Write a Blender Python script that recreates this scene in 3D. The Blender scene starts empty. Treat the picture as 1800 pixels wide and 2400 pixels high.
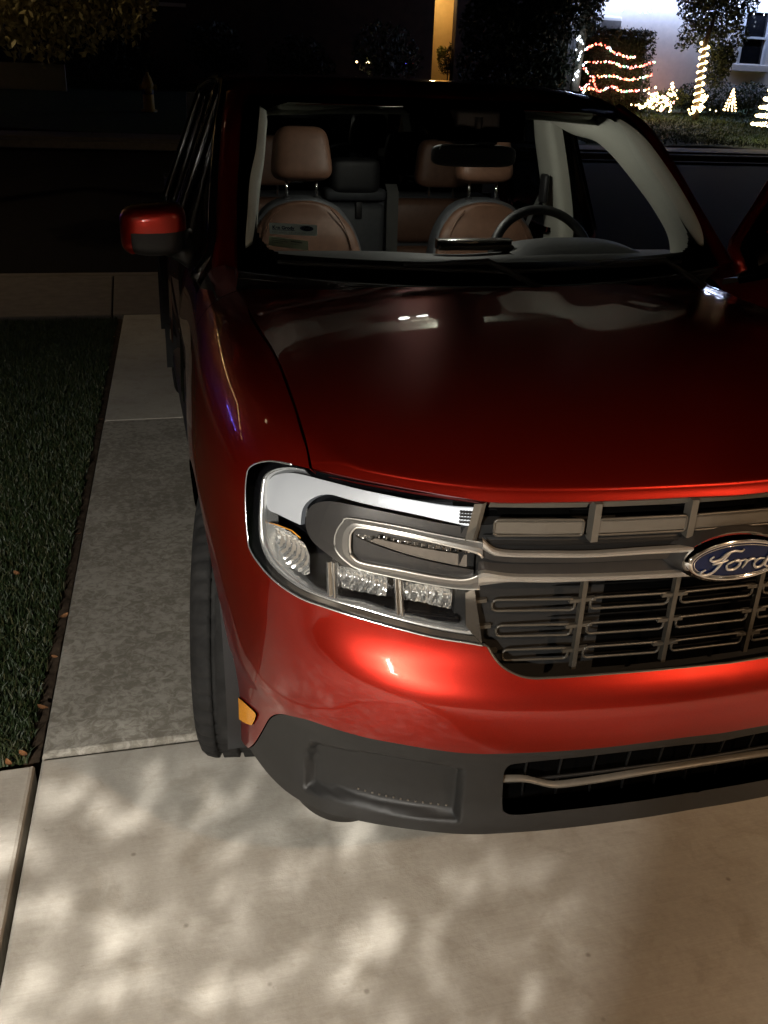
import bpy, bmesh, math, random
import numpy as np
from mathutils import Vector, Matrix
from mathutils.geometry import delaunay_2d_cdt

random.seed(7)
RNG = np.random.default_rng(7)
SC = bpy.context.scene
COL = SC.collection

# ---------------------------------------------------------------- camera, sky, exposure
# metres; x to the right across the truck, y towards its tailgate, z up; the nose of the truck is at y = 0
CAM = dict(pos=(-1.0137, -1.1953, 1.6440), yaw=0.269467, pitch=0.435602, roll=-0.041759, f=2172.2)


def cam_axes():
    cy, sy, cp, sp = math.cos(CAM['yaw']), math.sin(CAM['yaw']), math.cos(CAM['pitch']), math.sin(CAM['pitch'])
    f = np.array([sy * cp, cy * cp, -sp])
    r = np.array([cy, -sy, 0.0])
    d = np.cross(f, r)
    c, s = math.cos(CAM['roll']), math.sin(CAM['roll'])
    return c * r + s * d, -s * r + c * d, f


cam_data = bpy.data.cameras.new('camera')
cam = bpy.data.objects.new('camera', cam_data)
COL.objects.link(cam)
_r, _d, _f = cam_axes()
cam.matrix_world = Matrix(((_r[0], -_d[0], -_f[0], CAM['pos'][0]), (_r[1], -_d[1], -_f[1], CAM['pos'][1]),
                           (_r[2], -_d[2], -_f[2], CAM['pos'][2]), (0, 0, 0, 1)))
cam_data.sensor_fit = 'HORIZONTAL'
cam_data.sensor_width = 36.0
cam_data.lens = CAM['f'] / 1800 * 36
cam_data.clip_start = 0.05
cam_data.clip_end = 400
SC.camera = cam

world = bpy.data.worlds.new('World')
SC.world = world
world.use_nodes = True
_bg = world.node_tree.nodes['Background']
_sky = world.node_tree.nodes.new('ShaderNodeTexSky')
_sky.sky_type = 'NISHITA'
_sky.sun_disc = False
_sky.sun_elevation = math.radians(-4)
_sky.sun_rotation = math.radians(200)
world.node_tree.links.new(_sky.outputs[0], _bg.inputs[0])
_bg.inputs[1].default_value = 0.002

SC.view_settings.view_transform = 'Standard'
SC.view_settings.look = 'None'
SC.view_settings.gamma = 1.0
SC.view_settings.exposure = 0.0
SC.render.engine = 'CYCLES'
SC.cycles.use_denoising = True
SC.cycles.max_bounces = 7
SC.cycles.transparent_max_bounces = 12
SC.cycles.caustics_reflective = False
SC.cycles.caustics_refractive = False
SC.cycles.sample_clamp_indirect = 4.0


def look_rot(loc, to):
    return (Vector(to) - Vector(loc)).to_track_quat('-Z', 'Y').to_euler()


# ---------------------------------------------------------------- helpers
def at(u, v, y):
    """Point at depth y on the line of sight through a spot of the photograph (1800 x 2400)."""
    d = _r * (u - 900) / CAM['f'] + _d * (v - 1200) / CAM['f'] + _f
    o = np.array(CAM['pos'])
    return tuple(o + d * (y - o[1]) / d[1])


def tag(o, label, cat, group=None):
    o['label'] = label
    o['category'] = cat
    if group:
        o['group'] = group
    return o


def empty(name, loc, label, cat, group=None, rz=0.0):
    o = bpy.data.objects.new(name, None)
    o.empty_display_size = 0.1
    o.location = loc
    o.rotation_euler = (0, 0, rz)
    COL.objects.link(o)
    return tag(o, label, cat, group)


def adopt(o, parent):
    """Parent, keeping the world coordinates the mesh was written in (parents carry only a translation)."""
    o.parent = parent
    off = Vector((0, 0, 0))
    p = parent
    while p is not None:
        off += p.location
        p = p.parent
    o.matrix_parent_inverse = Matrix.Identity(4)
    o.location = Vector(o.location) - off
    return o


def obj(name, mesh, parent=None):
    o = bpy.data.objects.new(name, mesh)
    COL.objects.link(o)
    if parent is not None:
        adopt(o, parent)
    return o


def mk(name, verts, faces, mat, parent=None, smooth=True, normals=None, mats=None, midx=None):
    me = bpy.data.meshes.new(name)
    me.from_pydata([tuple(map(float, v)) for v in verts], [], [tuple(int(i) for i in f) for f in faces])
    for m in (mats or [mat]):
        me.materials.append(m)
    if midx is not None:
        me.polygons.foreach_set('material_index', midx)
    if smooth:
        me.polygons.foreach_set('use_smooth', [True] * len(me.polygons))
    me.update()
    if normals is not None:
        me.normals_split_custom_set_from_vertices([tuple(map(float, n)) for n in normals])
    return obj(name, me, parent)


def struct(o):
    o['kind'] = 'structure'
    return o


def stuff(o):
    o['kind'] = 'stuff'
    return o


class MB:
    """Collects simple solids into one mesh."""

    def __init__(s):
        s.v, s.f, s.m = [], [], []

    def add(s, verts, faces, mi=0):
        b = len(s.v)
        s.v += [tuple(map(float, v)) for v in verts]
        s.f += [tuple(int(i) + b for i in f) for f in faces]
        s.m += [mi] * len(faces)
        return s

    def box(s, lo, hi, mi=0, rot=None, bev=0.0):
        c = [(lo[i] + hi[i]) / 2 for i in range(3)]
        h = [(hi[i] - lo[i]) / 2 for i in range(3)]
        if bev > 0:
            bm = bmesh.new()
            bmesh.ops.create_cube(bm, size=1)
            for v in bm.verts:
                v.co = Vector((v.co.x * 2 * h[0], v.co.y * 2 * h[1], v.co.z * 2 * h[2]))
            bmesh.ops.bevel(bm, geom=bm.edges[:], offset=min(bev, min(h) * .9), segments=2, affect='EDGES', profile=.5)
            vs = [v.co.copy() for v in bm.verts]
            bm.verts.index_update()
            fs = [[v.index for v in f.verts] for f in bm.faces]
            bm.free()
        else:
            vs = [Vector((x * h[0], y * h[1], z * h[2])) for x in (-1, 1) for y in (-1, 1) for z in (-1, 1)]
            fs = [(0, 1, 3, 2), (4, 6, 7, 5), (0, 4, 5, 1), (2, 3, 7, 6), (0, 2, 6, 4), (1, 5, 7, 3)]
        if rot is not None:
            vs = [rot @ v for v in vs]
        return s.add([(v.x + c[0], v.y + c[1], v.z + c[2]) for v in vs], fs, mi)

    def tube(s, pts, r, n=8, closed=False, mi=0, cap=True):
        pts = [Vector(p) for p in pts]
        m = len(pts)
        rr = r if hasattr(r, '__len__') else [r] * m
        rings = []
        up = Vector((0, 0, 1))
        for i, p in enumerate(pts):
            a = pts[(i - 1) % m] if (closed or i > 0) else p
            b = pts[(i + 1) % m] if (closed or i < m - 1) else p
            t = (b - a).normalized() if (b - a).length > 1e-9 else Vector((0, 1, 0))
            ref = up if abs(t.dot(up)) < .95 else Vector((0, 1, 0))
            x = t.cross(ref).normalized()
            y = x.cross(t)
            rings.append([p + (x * math.cos(2 * math.pi * k / n) + y * math.sin(2 * math.pi * k / n)) * rr[i] for k in range(n)])
        vs = [v for ring in rings for v in ring]
        fs = []
        for i in range(m if closed else m - 1):
            j = (i + 1) % m
            for k in range(n):
                fs.append((i * n + k, i * n + (k + 1) % n, j * n + (k + 1) % n, j * n + k))
        if cap and not closed:
            fs.append(tuple(range(n - 1, -1, -1)))
            fs.append(tuple((m - 1) * n + k for k in range(n)))
        return s.add(vs, fs, mi)

    def grid(s, G, mi=0, close_u=False, flip=False):
        """G: rows x cols x 3 array of points."""
        G = np.asarray(G, float)
        a, b = G.shape[:2]
        fs = []
        for i in range(a if close_u else a - 1):
            for j in range(b - 1):
                q = (i * b + j, ((i + 1) % a) * b + j, ((i + 1) % a) * b + j + 1, i * b + j + 1)
                fs.append(q[::-1] if flip else q)
        return s.add(G.reshape(-1, 3), fs, mi)

    def lathe(s, prof, centre, axis='z', n=24, mi=0):
        """prof: (radius, height) pairs."""
        rings = []
        for k in range(n):
            a = 2 * math.pi * k / n
            row = []
            for r, h in prof:
                if axis == 'z':
                    row.append((centre[0] + r * math.cos(a), centre[1] + r * math.sin(a), centre[2] + h))
                elif axis == 'x':
                    row.append((centre[0] + h, centre[1] + r * math.cos(a), centre[2] + r * math.sin(a)))
                else:
                    row.append((centre[0] + r * math.cos(a), centre[1] + h, centre[2] + r * math.sin(a)))
            rings.append(row)
        return s.grid(rings, mi, close_u=True)

    def blob(s, c, size, e1=.5, e2=.5, n=28, m=16, taper=0.0, rot=None, mi=0, bulge=0.0):
        """Super-ellipsoid cushion; size = half extents; taper narrows x towards the top."""
        sp = lambda a, e: math.copysign(abs(a) ** e, a)
        vs = []
        for i in range(m + 1):
            ph = -math.pi / 2 + math.pi * i / m
            for k in range(n):
                th = 2 * math.pi * k / n
                z = sp(math.sin(ph), e1)
                w = sp(math.cos(ph), e1)
                x = w * sp(math.cos(th), e2) * (1 - taper * (z * .5 + .5))
                y = w * sp(math.sin(th), e2) + bulge * (1 - z * z)
                p = Vector((x * size[0], y * size[1], z * size[2]))
                if rot is not None:
                    p = rot @ p
                vs.append((p.x + c[0], p.y + c[1], p.z + c[2]))
        fs = []
        for i in range(m):
            for k in range(n):
                fs.append((i * n + k, i * n + (k + 1) % n, (i + 1) * n + (k + 1) % n, (i + 1) * n + k))
        return s.add(vs, fs, mi)

    def mirror(s):
        b = len(s.v)
        s.v += [(-x, y, z) for x, y, z in s.v]
        s.f += [tuple(i + b for i in reversed(f)) for f in list(s.f)]
        s.m += list(s.m)
        return s

    def build(s, name, mat, parent=None, smooth=True, mats=None):
        return mk(name, s.v, s.f, mat, parent, smooth, mats=mats, midx=s.m if mats else None)


# ---------------------------------------------------------------- materials
MAT = {}


def node_mat(name):
    m = bpy.data.materials.new(name)
    m.use_nodes = True
    nt = m.node_tree
    return m, nt, nt.nodes['Principled BSDF']


def noise(nt, scale, detail=4, rough=.6, coord='Object', dist=0.0):
    tc = nt.nodes.new('ShaderNodeTexCoord')
    n = nt.nodes.new('ShaderNodeTexNoise')
    n.inputs['Scale'].default_value = scale
    n.inputs['Detail'].default_value = detail
    n.inputs['Roughness'].default_value = rough
    n.inputs['Distortion'].default_value = dist
    nt.links.new(tc.outputs[coord], n.inputs['Vector'])
    return n


def ramp(nt, src, stops):
    r = nt.nodes.new('ShaderNodeValToRGB')
    el = r.color_ramp.elements
    while len(el) < len(stops):
        el.new(.5)
    for e, (p, c) in zip(el, stops):
        e.position = p
        e.color = (*c, 1) if len(c) == 3 else c
    nt.links.new(src, r.inputs[0])
    return r


def mixc(nt, fac, a, b, mode='MIX'):
    m = nt.nodes.new('ShaderNodeMix')
    m.data_type = 'RGBA'
    m.blend_type = mode
    for k, s in ((0, fac), (6, a), (7, b)):
        if hasattr(s, 'is_linked') or hasattr(s, 'node'):
            nt.links.new(s, m.inputs[k])
        elif k == 0:
            m.inputs[0].default_value = s
        else:
            m.inputs[k].default_value = (*s, 1)
    return m.outputs[2]


def bump(nt, bsdf, height, strength=.2, dist=.002):
    b = nt.nodes.new('ShaderNodeBump')
    b.inputs['Strength'].default_value = strength
    b.inputs['Distance'].default_value = dist
    nt.links.new(height, b.inputs['Height'])
    nt.links.new(b.outputs[0], bsdf.inputs['Normal'])
    return b


def plain(name, col, rough=.5, metal=0.0, var=.12, scale=30, coat=0.0, bumpy=0.0, spec=.5, bscale=None):
    m, nt, p = node_mat(name)
    n = noise(nt, scale)
    r = ramp(nt, n.outputs['Fac'], [(.3, tuple(c * (1 - var) for c in col)), (.7, tuple(min(1, c * (1 + var)) for c in col))])
    nt.links.new(r.outputs[0], p.inputs['Base Color'])
    p.inputs['Roughness'].default_value = rough
    p.inputs['Metallic'].default_value = metal
    p.inputs['Specular IOR Level'].default_value = spec
    p.inputs['Coat Weight'].default_value = coat
    p.inputs['Coat Roughness'].default_value = .03
    if bumpy:
        nb = noise(nt, bscale or scale * 6, 3)
        bump(nt, p, nb.outputs['Fac'], bumpy, .001)
    MAT[name] = m
    return m


def emis(name, col, strength, sample=True):
    m, nt, p = node_mat(name)
    p.inputs['Base Color'].default_value = (*[c * .5 for c in col], 1)
    p.inputs['Emission Color'].default_value = (*col, 1)
    p.inputs['Emission Strength'].default_value = strength
    if not sample:
        m.cycles.emission_sampling = 'NONE'
    MAT[name] = m
    return m


def clear(name, tint=(1, 1, 1), rough=.0, ior=1.45):
    m = bpy.data.materials.new(name)
    m.use_nodes = True
    nt = m.node_tree
    nt.nodes.clear()
    out = nt.nodes.new('ShaderNodeOutputMaterial')
    mix = nt.nodes.new('ShaderNodeMixShader')
    fr = nt.nodes.new('ShaderNodeFresnel')
    fr.inputs[0].default_value = ior
    tr = nt.nodes.new('ShaderNodeBsdfTransparent')
    tr.inputs[0].default_value = (*tint, 1)
    gl = nt.nodes.new('ShaderNodeBsdfGlossy')
    gl.inputs['Roughness'].default_value = rough
    nt.links.new(fr.outputs[0], mix.inputs[0])
    nt.links.new(tr.outputs[0], mix.inputs[1])
    nt.links.new(gl.outputs[0], mix.inputs[2])
    nt.links.new(mix.outputs[0], out.inputs[0])
    MAT[name] = m
    return m


def make_materials():
    # metallic red paint under tinted clear coat
    m, nt, p = node_mat('red_paint')
    fl = noise(nt, 900, 1)
    r = ramp(nt, fl.outputs['Fac'], [(.35, (.29, .0095, .0034)), (.65, (.37, .0140, .0050))])
    nt.links.new(r.outputs[0], p.inputs['Base Color'])
    p.inputs['Metallic'].default_value = .82
    p.inputs['Roughness'].default_value = .33
    p.inputs['Coat Weight'].default_value = 1
    p.inputs['Coat Roughness'].default_value = .02
    p.inputs['Coat IOR'].default_value = 1.42
    MAT['red_paint'] = m
    plain('cladding', (.017, .0165, .016), .5, 0, .1, 60, bumpy=.25, bscale=900, spec=.4)
    plain('black_plastic', (.008, .008, .008), .5, bumpy=.1, spec=.3)
    plain('gloss_black', (.006, .006, .007), .08)
    plain('frit', (.004, .004, .004), .3)
    plain('void', (.002, .002, .002), .9, spec=0)
    plain('silver', (.56, .53, .48), .34, .55, .04, 200)
    plain('bracket_grey', (.21, .20, .185), .32, .6, .05, 200)
    plain('gunmetal', (.050, .046, .043), .36, .4, .06, 80)
    plain('lattice', (.085, .076, .062), .38, .35, .06, 90)
    plain('pad_grey', (.12, .108, .09), .42, .2, .06, 60)
    plain('chrome', (.82, .82, .82), .06, 1.0, .02)
    plain('lip_chrome', (.85, .85, .83), .2, .85, .02)
    plain('dark_chrome', (.30, .29, .28), .10, .95, .04)
    plain('shutter', (.003, .003, .003), .7, spec=.1)
    plain('satin_chrome', (.75, .74, .72), .2, 1.0, .02)
    m, nt, p = node_mat('reflector')
    tc = nt.nodes.new('ShaderNodeTexCoord')
    w = nt.nodes.new('ShaderNodeTexWave')
    w.wave_type = 'BANDS'
    w.bands_direction = 'X'
    w.inputs['Scale'].default_value = 55
    w.inputs['Distortion'].default_value = 6
    w.inputs['Detail'].default_value = 1
    w.inputs['Detail Scale'].default_value = .6
    nt.links.new(tc.outputs['Object'], w.inputs['Vector'])
    p.inputs['Base Color'].default_value = (.85, .85, .83, 1)
    p.inputs['Metallic'].default_value = .9
    p.inputs['Roughness'].default_value = .14
    MAT['reflector'] = m
    m, nt, p = node_mat('facets')
    tc = nt.nodes.new('ShaderNodeTexCoord')
    vo = nt.nodes.new('ShaderNodeTexVoronoi')
    vo.inputs['Scale'].default_value = 110
    nt.links.new(tc.outputs['Object'], vo.inputs['Vector'])
    p.inputs['Base Color'].default_value = (.8, .77, .72, 1)
    p.inputs['Metallic'].default_value = .9
    p.inputs['Roughness'].default_value = .16
    bump(nt, p, vo.outputs['Distance'], .8, .006)
    MAT['facets'] = m
    plain('amber', (.75, .30, .02), .25, 0, .15, 260, coat=.6, bumpy=.6, bscale=400)
    clear('lens', (.97, .97, .97))
    clear('windscreen', (.86, .90, .88))
    clear('side_glass', (.10, .11, .11))
    plain('blue_enamel', (.004, .012, .062), .3, 0, .1, coat=.2, spec=.2)
    plain('tyre', (.013, .0125, .012), .85, 0, .45, 14, bumpy=.3, spec=.2)
    plain('alloy', (.35, .35, .36), .3, .9)
    plain('trim_pale', (.50, .50, .44), .75, 0, .04, 200, bumpy=.1)
    plain('leather_tan', (.17, .086, .054), .5, 0, .14, 40, bumpy=.35, bscale=500)
    plain('leather_grey', (.085, .09, .10), .55, 0, .12, 40, bumpy=.3, bscale=500)
    plain('leather_black', (.02, .02, .022), .5, 0, .1, 40, bumpy=.3, bscale=500)
    plain('dash_grey', (.085, .088, .092), .6, 0, .06, 150, bumpy=.3, bscale=700)
    plain('webbing', (.12, .12, .115), .8, 0, .1, 400)
    for nm, col in (('paper', (.72, .76, .64)), ('card_white', (.70, .74, .72))):
        m = plain(nm, col, .6, 0, .05, 90)
        nt = m.node_tree
        p = nt.nodes['Principled BSDF']
        tr = nt.nodes.new('ShaderNodeBsdfTranslucent')
        tr.inputs[0].default_value = (*col, 1)
        mx = nt.nodes.new('ShaderNodeMixShader')
        mx.inputs[0].default_value = .8
        out = nt.nodes['Material Output']
        nt.links.new(p.outputs[0], mx.inputs[1])
        nt.links.new(tr.outputs[0], mx.inputs[2])
        nt.links.new(mx.outputs[0], out.inputs[0])
    plain('ink_navy', (.01, .02, .09), .5)
    plain('ink_grey', (.22, .24, .22), .6)
    plain('matte_black', (.008, .008, .008), .8)
    plain('badge_silver', (.75, .74, .72), .3, .45, .04)


make_materials()


# outlines of the panels and lamps on the body surface, as (u, v)
T = {
    'hl_top': [(5.307, 12.09), (5.891, 12.297), (6.585, 12.411), (7.314, 12.513), (8.079, 12.52), (8.923, 12.427)],
    'hl_outer': [(8.923, 12.427), (9.404, 12.288), (9.729, 12.132), (10.001, 11.936), (10.228, 11.651), (10.384, 11.368), (10.461, 11.102), (10.438, 10.76), (10.299, 9.981), (10.175, 9.358), (10.079, 8.986), (10.003, 8.719)],
    'hl_under': [(10.003, 8.719), (9.82, 8.543), (9.428, 8.362), (9.041, 8.273), (8.546, 8.251), (7.999, 8.326), (7.329, 8.366), (6.662, 8.359), (5.993, 8.305), (5.352, 8.263), (5.066, 8.221)],
    'hl_right': [(5.066, 8.221), (5.167, 8.816), (5.287, 9.5), (5.331, 9.96), (5.335, 10.573), (5.298, 11.074), (5.307, 12.09)],
    'gr_top': [(5.307, 12.09), (5.054, 12.077), (3.514, 12.181), (1.962, 12.219), (0.853, 12.151)],
    'gr_left': [(5.066, 8.221), (5.002, 8.21), (4.916, 8.033), (4.756, 7.796), (4.513, 7.613), (4.249, 7.523), (3.846, 7.528), (2.946, 7.562), (1.759, 7.572), (0.493, 7.515)],
    'clad_top': [(10.513, 1.667), (10.169, 2.334), (9.788, 3.183), (9.549, 3.648), (9.298, 3.986), (8.94, 4.378), (8.336, 4.865), (7.702, 4.98), (6.984, 4.99), (6.304, 5.009), (5.165, 4.912), (4.273, 5.006), (3.143, 5.097), (2.273, 5.201), (1.669, 5.253)],
    'clad_bot': [(10.516, 1.63), (9.987, 1.592), (9.312, 1.62), (8.741, 1.553), (8.478, 1.104), (7.87, 1), (7.601, 1.254), (7.148, 1.723), (6.244, 1.676), (4.996, 1.688), (4.348, 1.833), (3.428, 1.981), (2.505, 2.097), (1.367, 2.176)],
    'pocket': [(8.504, 3.138), (8.41, 3.514), (8.208, 3.74), (7.777, 3.81), (7.021, 3.962), (6.31, 4.007), (5.307, 3.855), (5.231, 3.677), (5.207, 2.927), (5.22, 2.385), (5.348, 2.246), (6.259, 2.336), (7.386, 2.354), (8.22, 2.169), (8.538, 2.14), (8.554, 2.658)],
    'intake': [(4.507, 3.853), (4.463, 4.065), (4.337, 4.2), (3.651, 4.418), (2.514, 4.672), (1.6, 4.708), (0.253, 4.517)],
    'intake_b': [(4.505, 3.677), (4.44, 2.76), (4.385, 2.627), (4.191, 2.553), (3.459, 2.623), (2.538, 2.68), (1.236, 2.731), (0, 2.66)],
    'seam': [(10.003, 8.719), (10.54, 8.191), (11.203, 7.553), (12.153, 6.526)],
    'amber': [(11.436, 2.652), (10.7, 3.159), (10.086, 3.372), (10.08, 3.199), (10.169, 2.987), (10.357, 2.716), (11.277, 2.155)],
    'shut': [(8.925, 12.433), (9.466, 13.307), (10.62, 14.289), (11.807, 14.842), (12.721, 15.084), (14.073, 14.845), (15.442, 14.338)],
    'drl': [(10, 11.13), (9.9, 11.454), (9.616, 11.856), (9.253, 12.096), (8.728, 12.204), (8.103, 12.211), (7.308, 12.088), (6.576, 11.924), (5.873, 11.765), (5.304, 11.765), (5.308, 10.992), (5.712, 11.094), (6.541, 11.301), (7.252, 11.428), (8.011, 11.583), (8.339, 11.612), (8.572, 11.466), (8.781, 11.128), (8.886, 10.71), (8.865, 10.143), (9.196, 10.135), (9.502, 10.116), (9.821, 10.088), (9.95, 10.579)],
    'housing': [(5.293, 11.002), (5.842, 11.061), (6.526, 11.179), (7.229, 11.294), (7.956, 11.371), (8.34, 11.306), (8.598, 11.095), (8.715, 10.801), (8.731, 10.358), (8.654, 10.049), (8.488, 9.807), (8.204, 9.641), (7.936, 9.52), (7.644, 9.45), (6.766, 9.491), (5.745, 9.427), (5.291, 9.434), (5.32, 9.896), (6.806, 10.121), (7.641, 10.381), (6.831, 10.49), (5.346, 10.333)],
    'brk_out': [(5.212, 10.655), (6.156, 10.8), (6.844, 10.9), (7.749, 10.918), (7.892, 10.737), (7.989, 10.398), (7.999, 10.08), (7.925, 9.832), (7.72, 9.649), (7.494, 9.548), (6.756, 9.536), (5.618, 9.478), (5.19, 9.503)],
    'brk_in': [(5.212, 9.854), (5.6, 9.706), (6.77, 9.761), (7.406, 9.74), (7.578, 9.807), (7.663, 9.961), (7.695, 10.4), (7.652, 10.597), (7.508, 10.719), (6.83, 10.69), (6.144, 10.598), (5.356, 10.426), (5.191, 10.29)],
    'turn': [(7.791, 10.578), (5.339, 10.376), (5.298, 9.712), (7.714, 9.661)],
    'lamp_a': [(10.038, 9.425), (9.707, 9.618), (9.275, 9.675), (8.913, 9.606), (8.652, 9.324), (8.595, 8.762), (8.959, 8.69), (9.419, 8.653), (9.775, 8.781), (9.956, 9.028)],
    'lamp_b': [(8.001, 9.309), (7.478, 9.417), (6.967, 9.442), (6.961, 8.92), (7.433, 8.856), (7.834, 8.823)],
    'lamp_c': [(6.66, 9.366), (6.147, 9.337), (5.672, 9.322), (5.675, 8.886), (6.116, 8.922), (6.556, 8.952)],
    'div_a': [(8.186, 9.403), (7.95, 9.466), (7.856, 8.567), (8.073, 8.525)],
    'div_b': [(6.84, 9.461), (6.643, 9.464), (6.519, 8.517), (6.73, 8.566)],
    'bezel_in': [(5.442, 9.36), (5.384, 8.6), (6.019, 8.634), (6.699, 8.674), (7.373, 8.688), (8.061, 8.595), (8.632, 8.587), (9.115, 8.665), (9.477, 8.831), (9.701, 9.152), (9.816, 9.754), (9.932, 10.657), (9.985, 11.22), (9.825, 11.654), (9.516, 12.07), (9.117, 12.292), (8.098, 12.437), (6.95, 12.329), (5.883, 12.066), (5.347, 11.882), (5.338, 11.029), (5.419, 9.909)],
    'rim_a': [(9.1, 12.347), (9.5, 12.146), (9.818, 11.788), (9.999, 11.361), (10.015, 10.946), (9.936, 10.297), (9.866, 9.601), (9.761, 9.062), (9.543, 8.715), (9.199, 8.53), (8.63, 8.437), (8.033, 8.492), (7.353, 8.543), (6.681, 8.521), (6.006, 8.462), (5.423, 8.417), (5.217, 8.405)],
    'bar_top': [(5.219, 10.759), (4.908, 10.475), (4.069, 10.447), (3.368, 10.429), (2.52, 10.467), (1.597, 10.465)],
    'bar_top_b': [(5.203, 10.478), (5.057, 10.376), (4.899, 10.318), (4.06, 10.304), (3.359, 10.294), (2.509, 10.321), (1.767, 10.304)],
    'bar_bot': [(5.247, 9.874), (5.124, 9.928), (4.667, 9.865), (4.033, 9.858), (3.331, 9.849), (2.473, 9.843), (1.892, 9.831)],
    'bar_bot_b': [(5.228, 9.566), (5.104, 9.605), (4.656, 9.693), (4.022, 9.689), (3.321, 9.71), (2.461, 9.702), (1.711, 9.688)],
    'emblem': [(1.045, 10.058)],
}

# ---------------------------------------------------------------- the truck's body surface
# perimeter of the body at bumper height (x<0 half), from nose centre round the corner and back along the flank
PER=np.array([(0.12,.003),(0,.000),(-.12,.003),(-.24,.012),(-.36,.028),(-.47,.052),(-.57,.088),(-.66,.137),(-.74,.203),(-.80,.285),(-.845,.385),(-.878,.51),(-.898,.68),(-.908,.90),(-.906,1.15),(-.893,1.42),(-.878,1.72),(-.862,2.1),(-.853,2.6),(-.850,3.2),(-.854,3.9),(-.845,4.5),(-.83,5.0)])
# rows: z at the nose, z on the flank, inward offset at nose, inward offset at flank
ROW=np.array([
 (.285,.235,.110,.050),
 (.298,.262,.045,.022),
 (.330,.320,.028,.016),
 (.400,.400,.034,.016),
 (.490,.480,.020,.012),
 (.540,.530,.004,.004),
 (.590,.600,.000,.000),
 (.650,.690,.008,-.004),
 (.720,.780,.047,-.004),
 (.800,.850,.066,.004),
 (.880,.910,.075,.014),
 (.950,.958,.084,.028),
 (.995,.998,.094,.050),
 (1.020,1.030,.112,.082),
 (1.034,1.052,.140,.124),
 (1.044,1.066,.180,.176),
 (1.052,1.074,.230,.232)])
NU,NV=len(PER),len(ROW)
def _norms():
    t=np.gradient(PER,axis=0); t/=np.linalg.norm(t,axis=1)[:,None]
    return np.stack([t[:,1],-t[:,0]],1)*-1   # inward normal? fixed below
def net():
    n=_norms()
    # outward normal must point to -y at the nose
    if n[1,1]>0: n=-n
    G=np.zeros((NU,NV,3))
    for i in range(NU):
        w=n[i,1]**2          # 1 at nose, 0 at flank
        w=w*w*(3-2*w)
        y=PER[i,1]
        rise=np.clip((y-.45)/1.0,0,1.4)*.035       # shoulder rises to the rear
        for j in range(NV):
            zf,zs,of,os_=ROW[j]
            z=zf*w+zs*(1-w); o=of*w+os_*(1-w)
            k=np.clip((z-.8)/.25,0,1)
            z+=rise*k*(1-w)
            p=PER[i]-n[i]*o
            G[i,j]=(p[0],p[1],z)
    return G
def bs(p,q,r,s,t):   # catmull-rom
    return .5*((2*q)+(-p+r)*t+(2*p-5*q+4*r-s)*t*t+(-p+3*q-3*r+s)*t**3)
def dbs(p,q,r,s,t):
    return .5*((-p+r)+2*(2*p-5*q+4*r-s)*t+3*(-p+3*q-3*r+s)*t*t)
class Patch:
    def __init__(s,G):
        G=np.concatenate([2*G[:1]-G[1:2],G,2*G[-1:]-G[-2:-1]],0)
        s.G=np.concatenate([2*G[:,:1]-G[:,1:2],G,2*G[:,-1:]-G[:,-2:-1]],1)
        s.nu,s.nv=s.G.shape[0]-3,s.G.shape[1]-3
    def _w(s,u,n):
        u=np.asarray(u,float); i=np.clip(np.floor(u).astype(int),0,n-1); t=u-i
        w=np.stack([-.5*t+t*t-.5*t**3,1-2.5*t*t+1.5*t**3,.5*t+2*t*t-1.5*t**3,-.5*t*t+.5*t**3],-1)
        d=np.stack([-.5+2*t-1.5*t*t,-5*t+4.5*t*t,.5+4*t-4.5*t*t,-t+1.5*t*t],-1)
        return i,w,d
    def ev(s,u,v):
        u=np.atleast_1d(np.asarray(u,float)); v=np.atleast_1d(np.asarray(v,float))
        i,wu,du=s._w(u,s.nu); j,wv,dv=s._w(v,s.nv)
        P=np.zeros((len(u),3)); U=P.copy(); V=P.copy()
        for a in range(4):
            for b in range(4):
                g=s.G[i+a,j+b]; P+=g*(wu[:,a]*wv[:,b])[:,None]; U+=g*(du[:,a]*wv[:,b])[:,None]; V+=g*(wu[:,a]*dv[:,b])[:,None]
        N=np.cross(U,V); N/=np.linalg.norm(N,axis=1)[:,None]+1e-12
        return P,U,V,N
    def inv(s,cost,u0,v0,n=40):
        # gauss-newton on residual function cost(P)->(k,), jac wrt P numerically
        u,v=u0,v0
        for _ in range(n):
            P,U,V,_n=s.ev([u],[v]); r=cost(P[0]); h=1e-5
            Ju=(cost(P[0]+U[0]*h)-r)/h; Jv=(cost(P[0]+V[0]*h)-r)/h
            A=np.stack([Ju,Jv],1); d=np.linalg.lstsq(A.T@A+1e-9*np.eye(2),-A.T@r,rcond=None)[0]
            d=np.clip(d,-1,1); u=np.clip(u+d[0],0,s.nu); v=np.clip(v+d[1],0,s.nv)
            if abs(d).max()<1e-6: break
        return u,v,np.linalg.norm(r)
SHELL=Patch(net())


SGN = 1.0
_p, _, _, _n = SHELL.ev([1.0], [6.0])
if _n[0][1] > 0:
    SGN = -1.0
MET = (.105, .062)          # rough metres per step of u and v


def spl(pts, n=8):
    """Spline through the points (Catmull-Rom)."""
    P = np.array(pts, float)
    if len(P) < 3:
        t = np.linspace(0, 1, n + 1)[:, None]
        return P[0] * (1 - t) + P[-1] * t
    Q = np.concatenate([[2 * P[0] - P[1]], P, [2 * P[-1] - P[-2]]])
    out = []
    for i in range(len(P) - 1):
        for k in range(n):
            t = k / n
            p, q, r, s = Q[i], Q[i + 1], Q[i + 2], Q[i + 3]
            out.append(.5 * ((2 * q) + (-p + r) * t + (2 * p - 5 * q + 4 * r - s) * t * t + (-p + 3 * q - 3 * r + s) * t ** 3))
    out.append(P[-1])
    return np.array(out)


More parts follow.
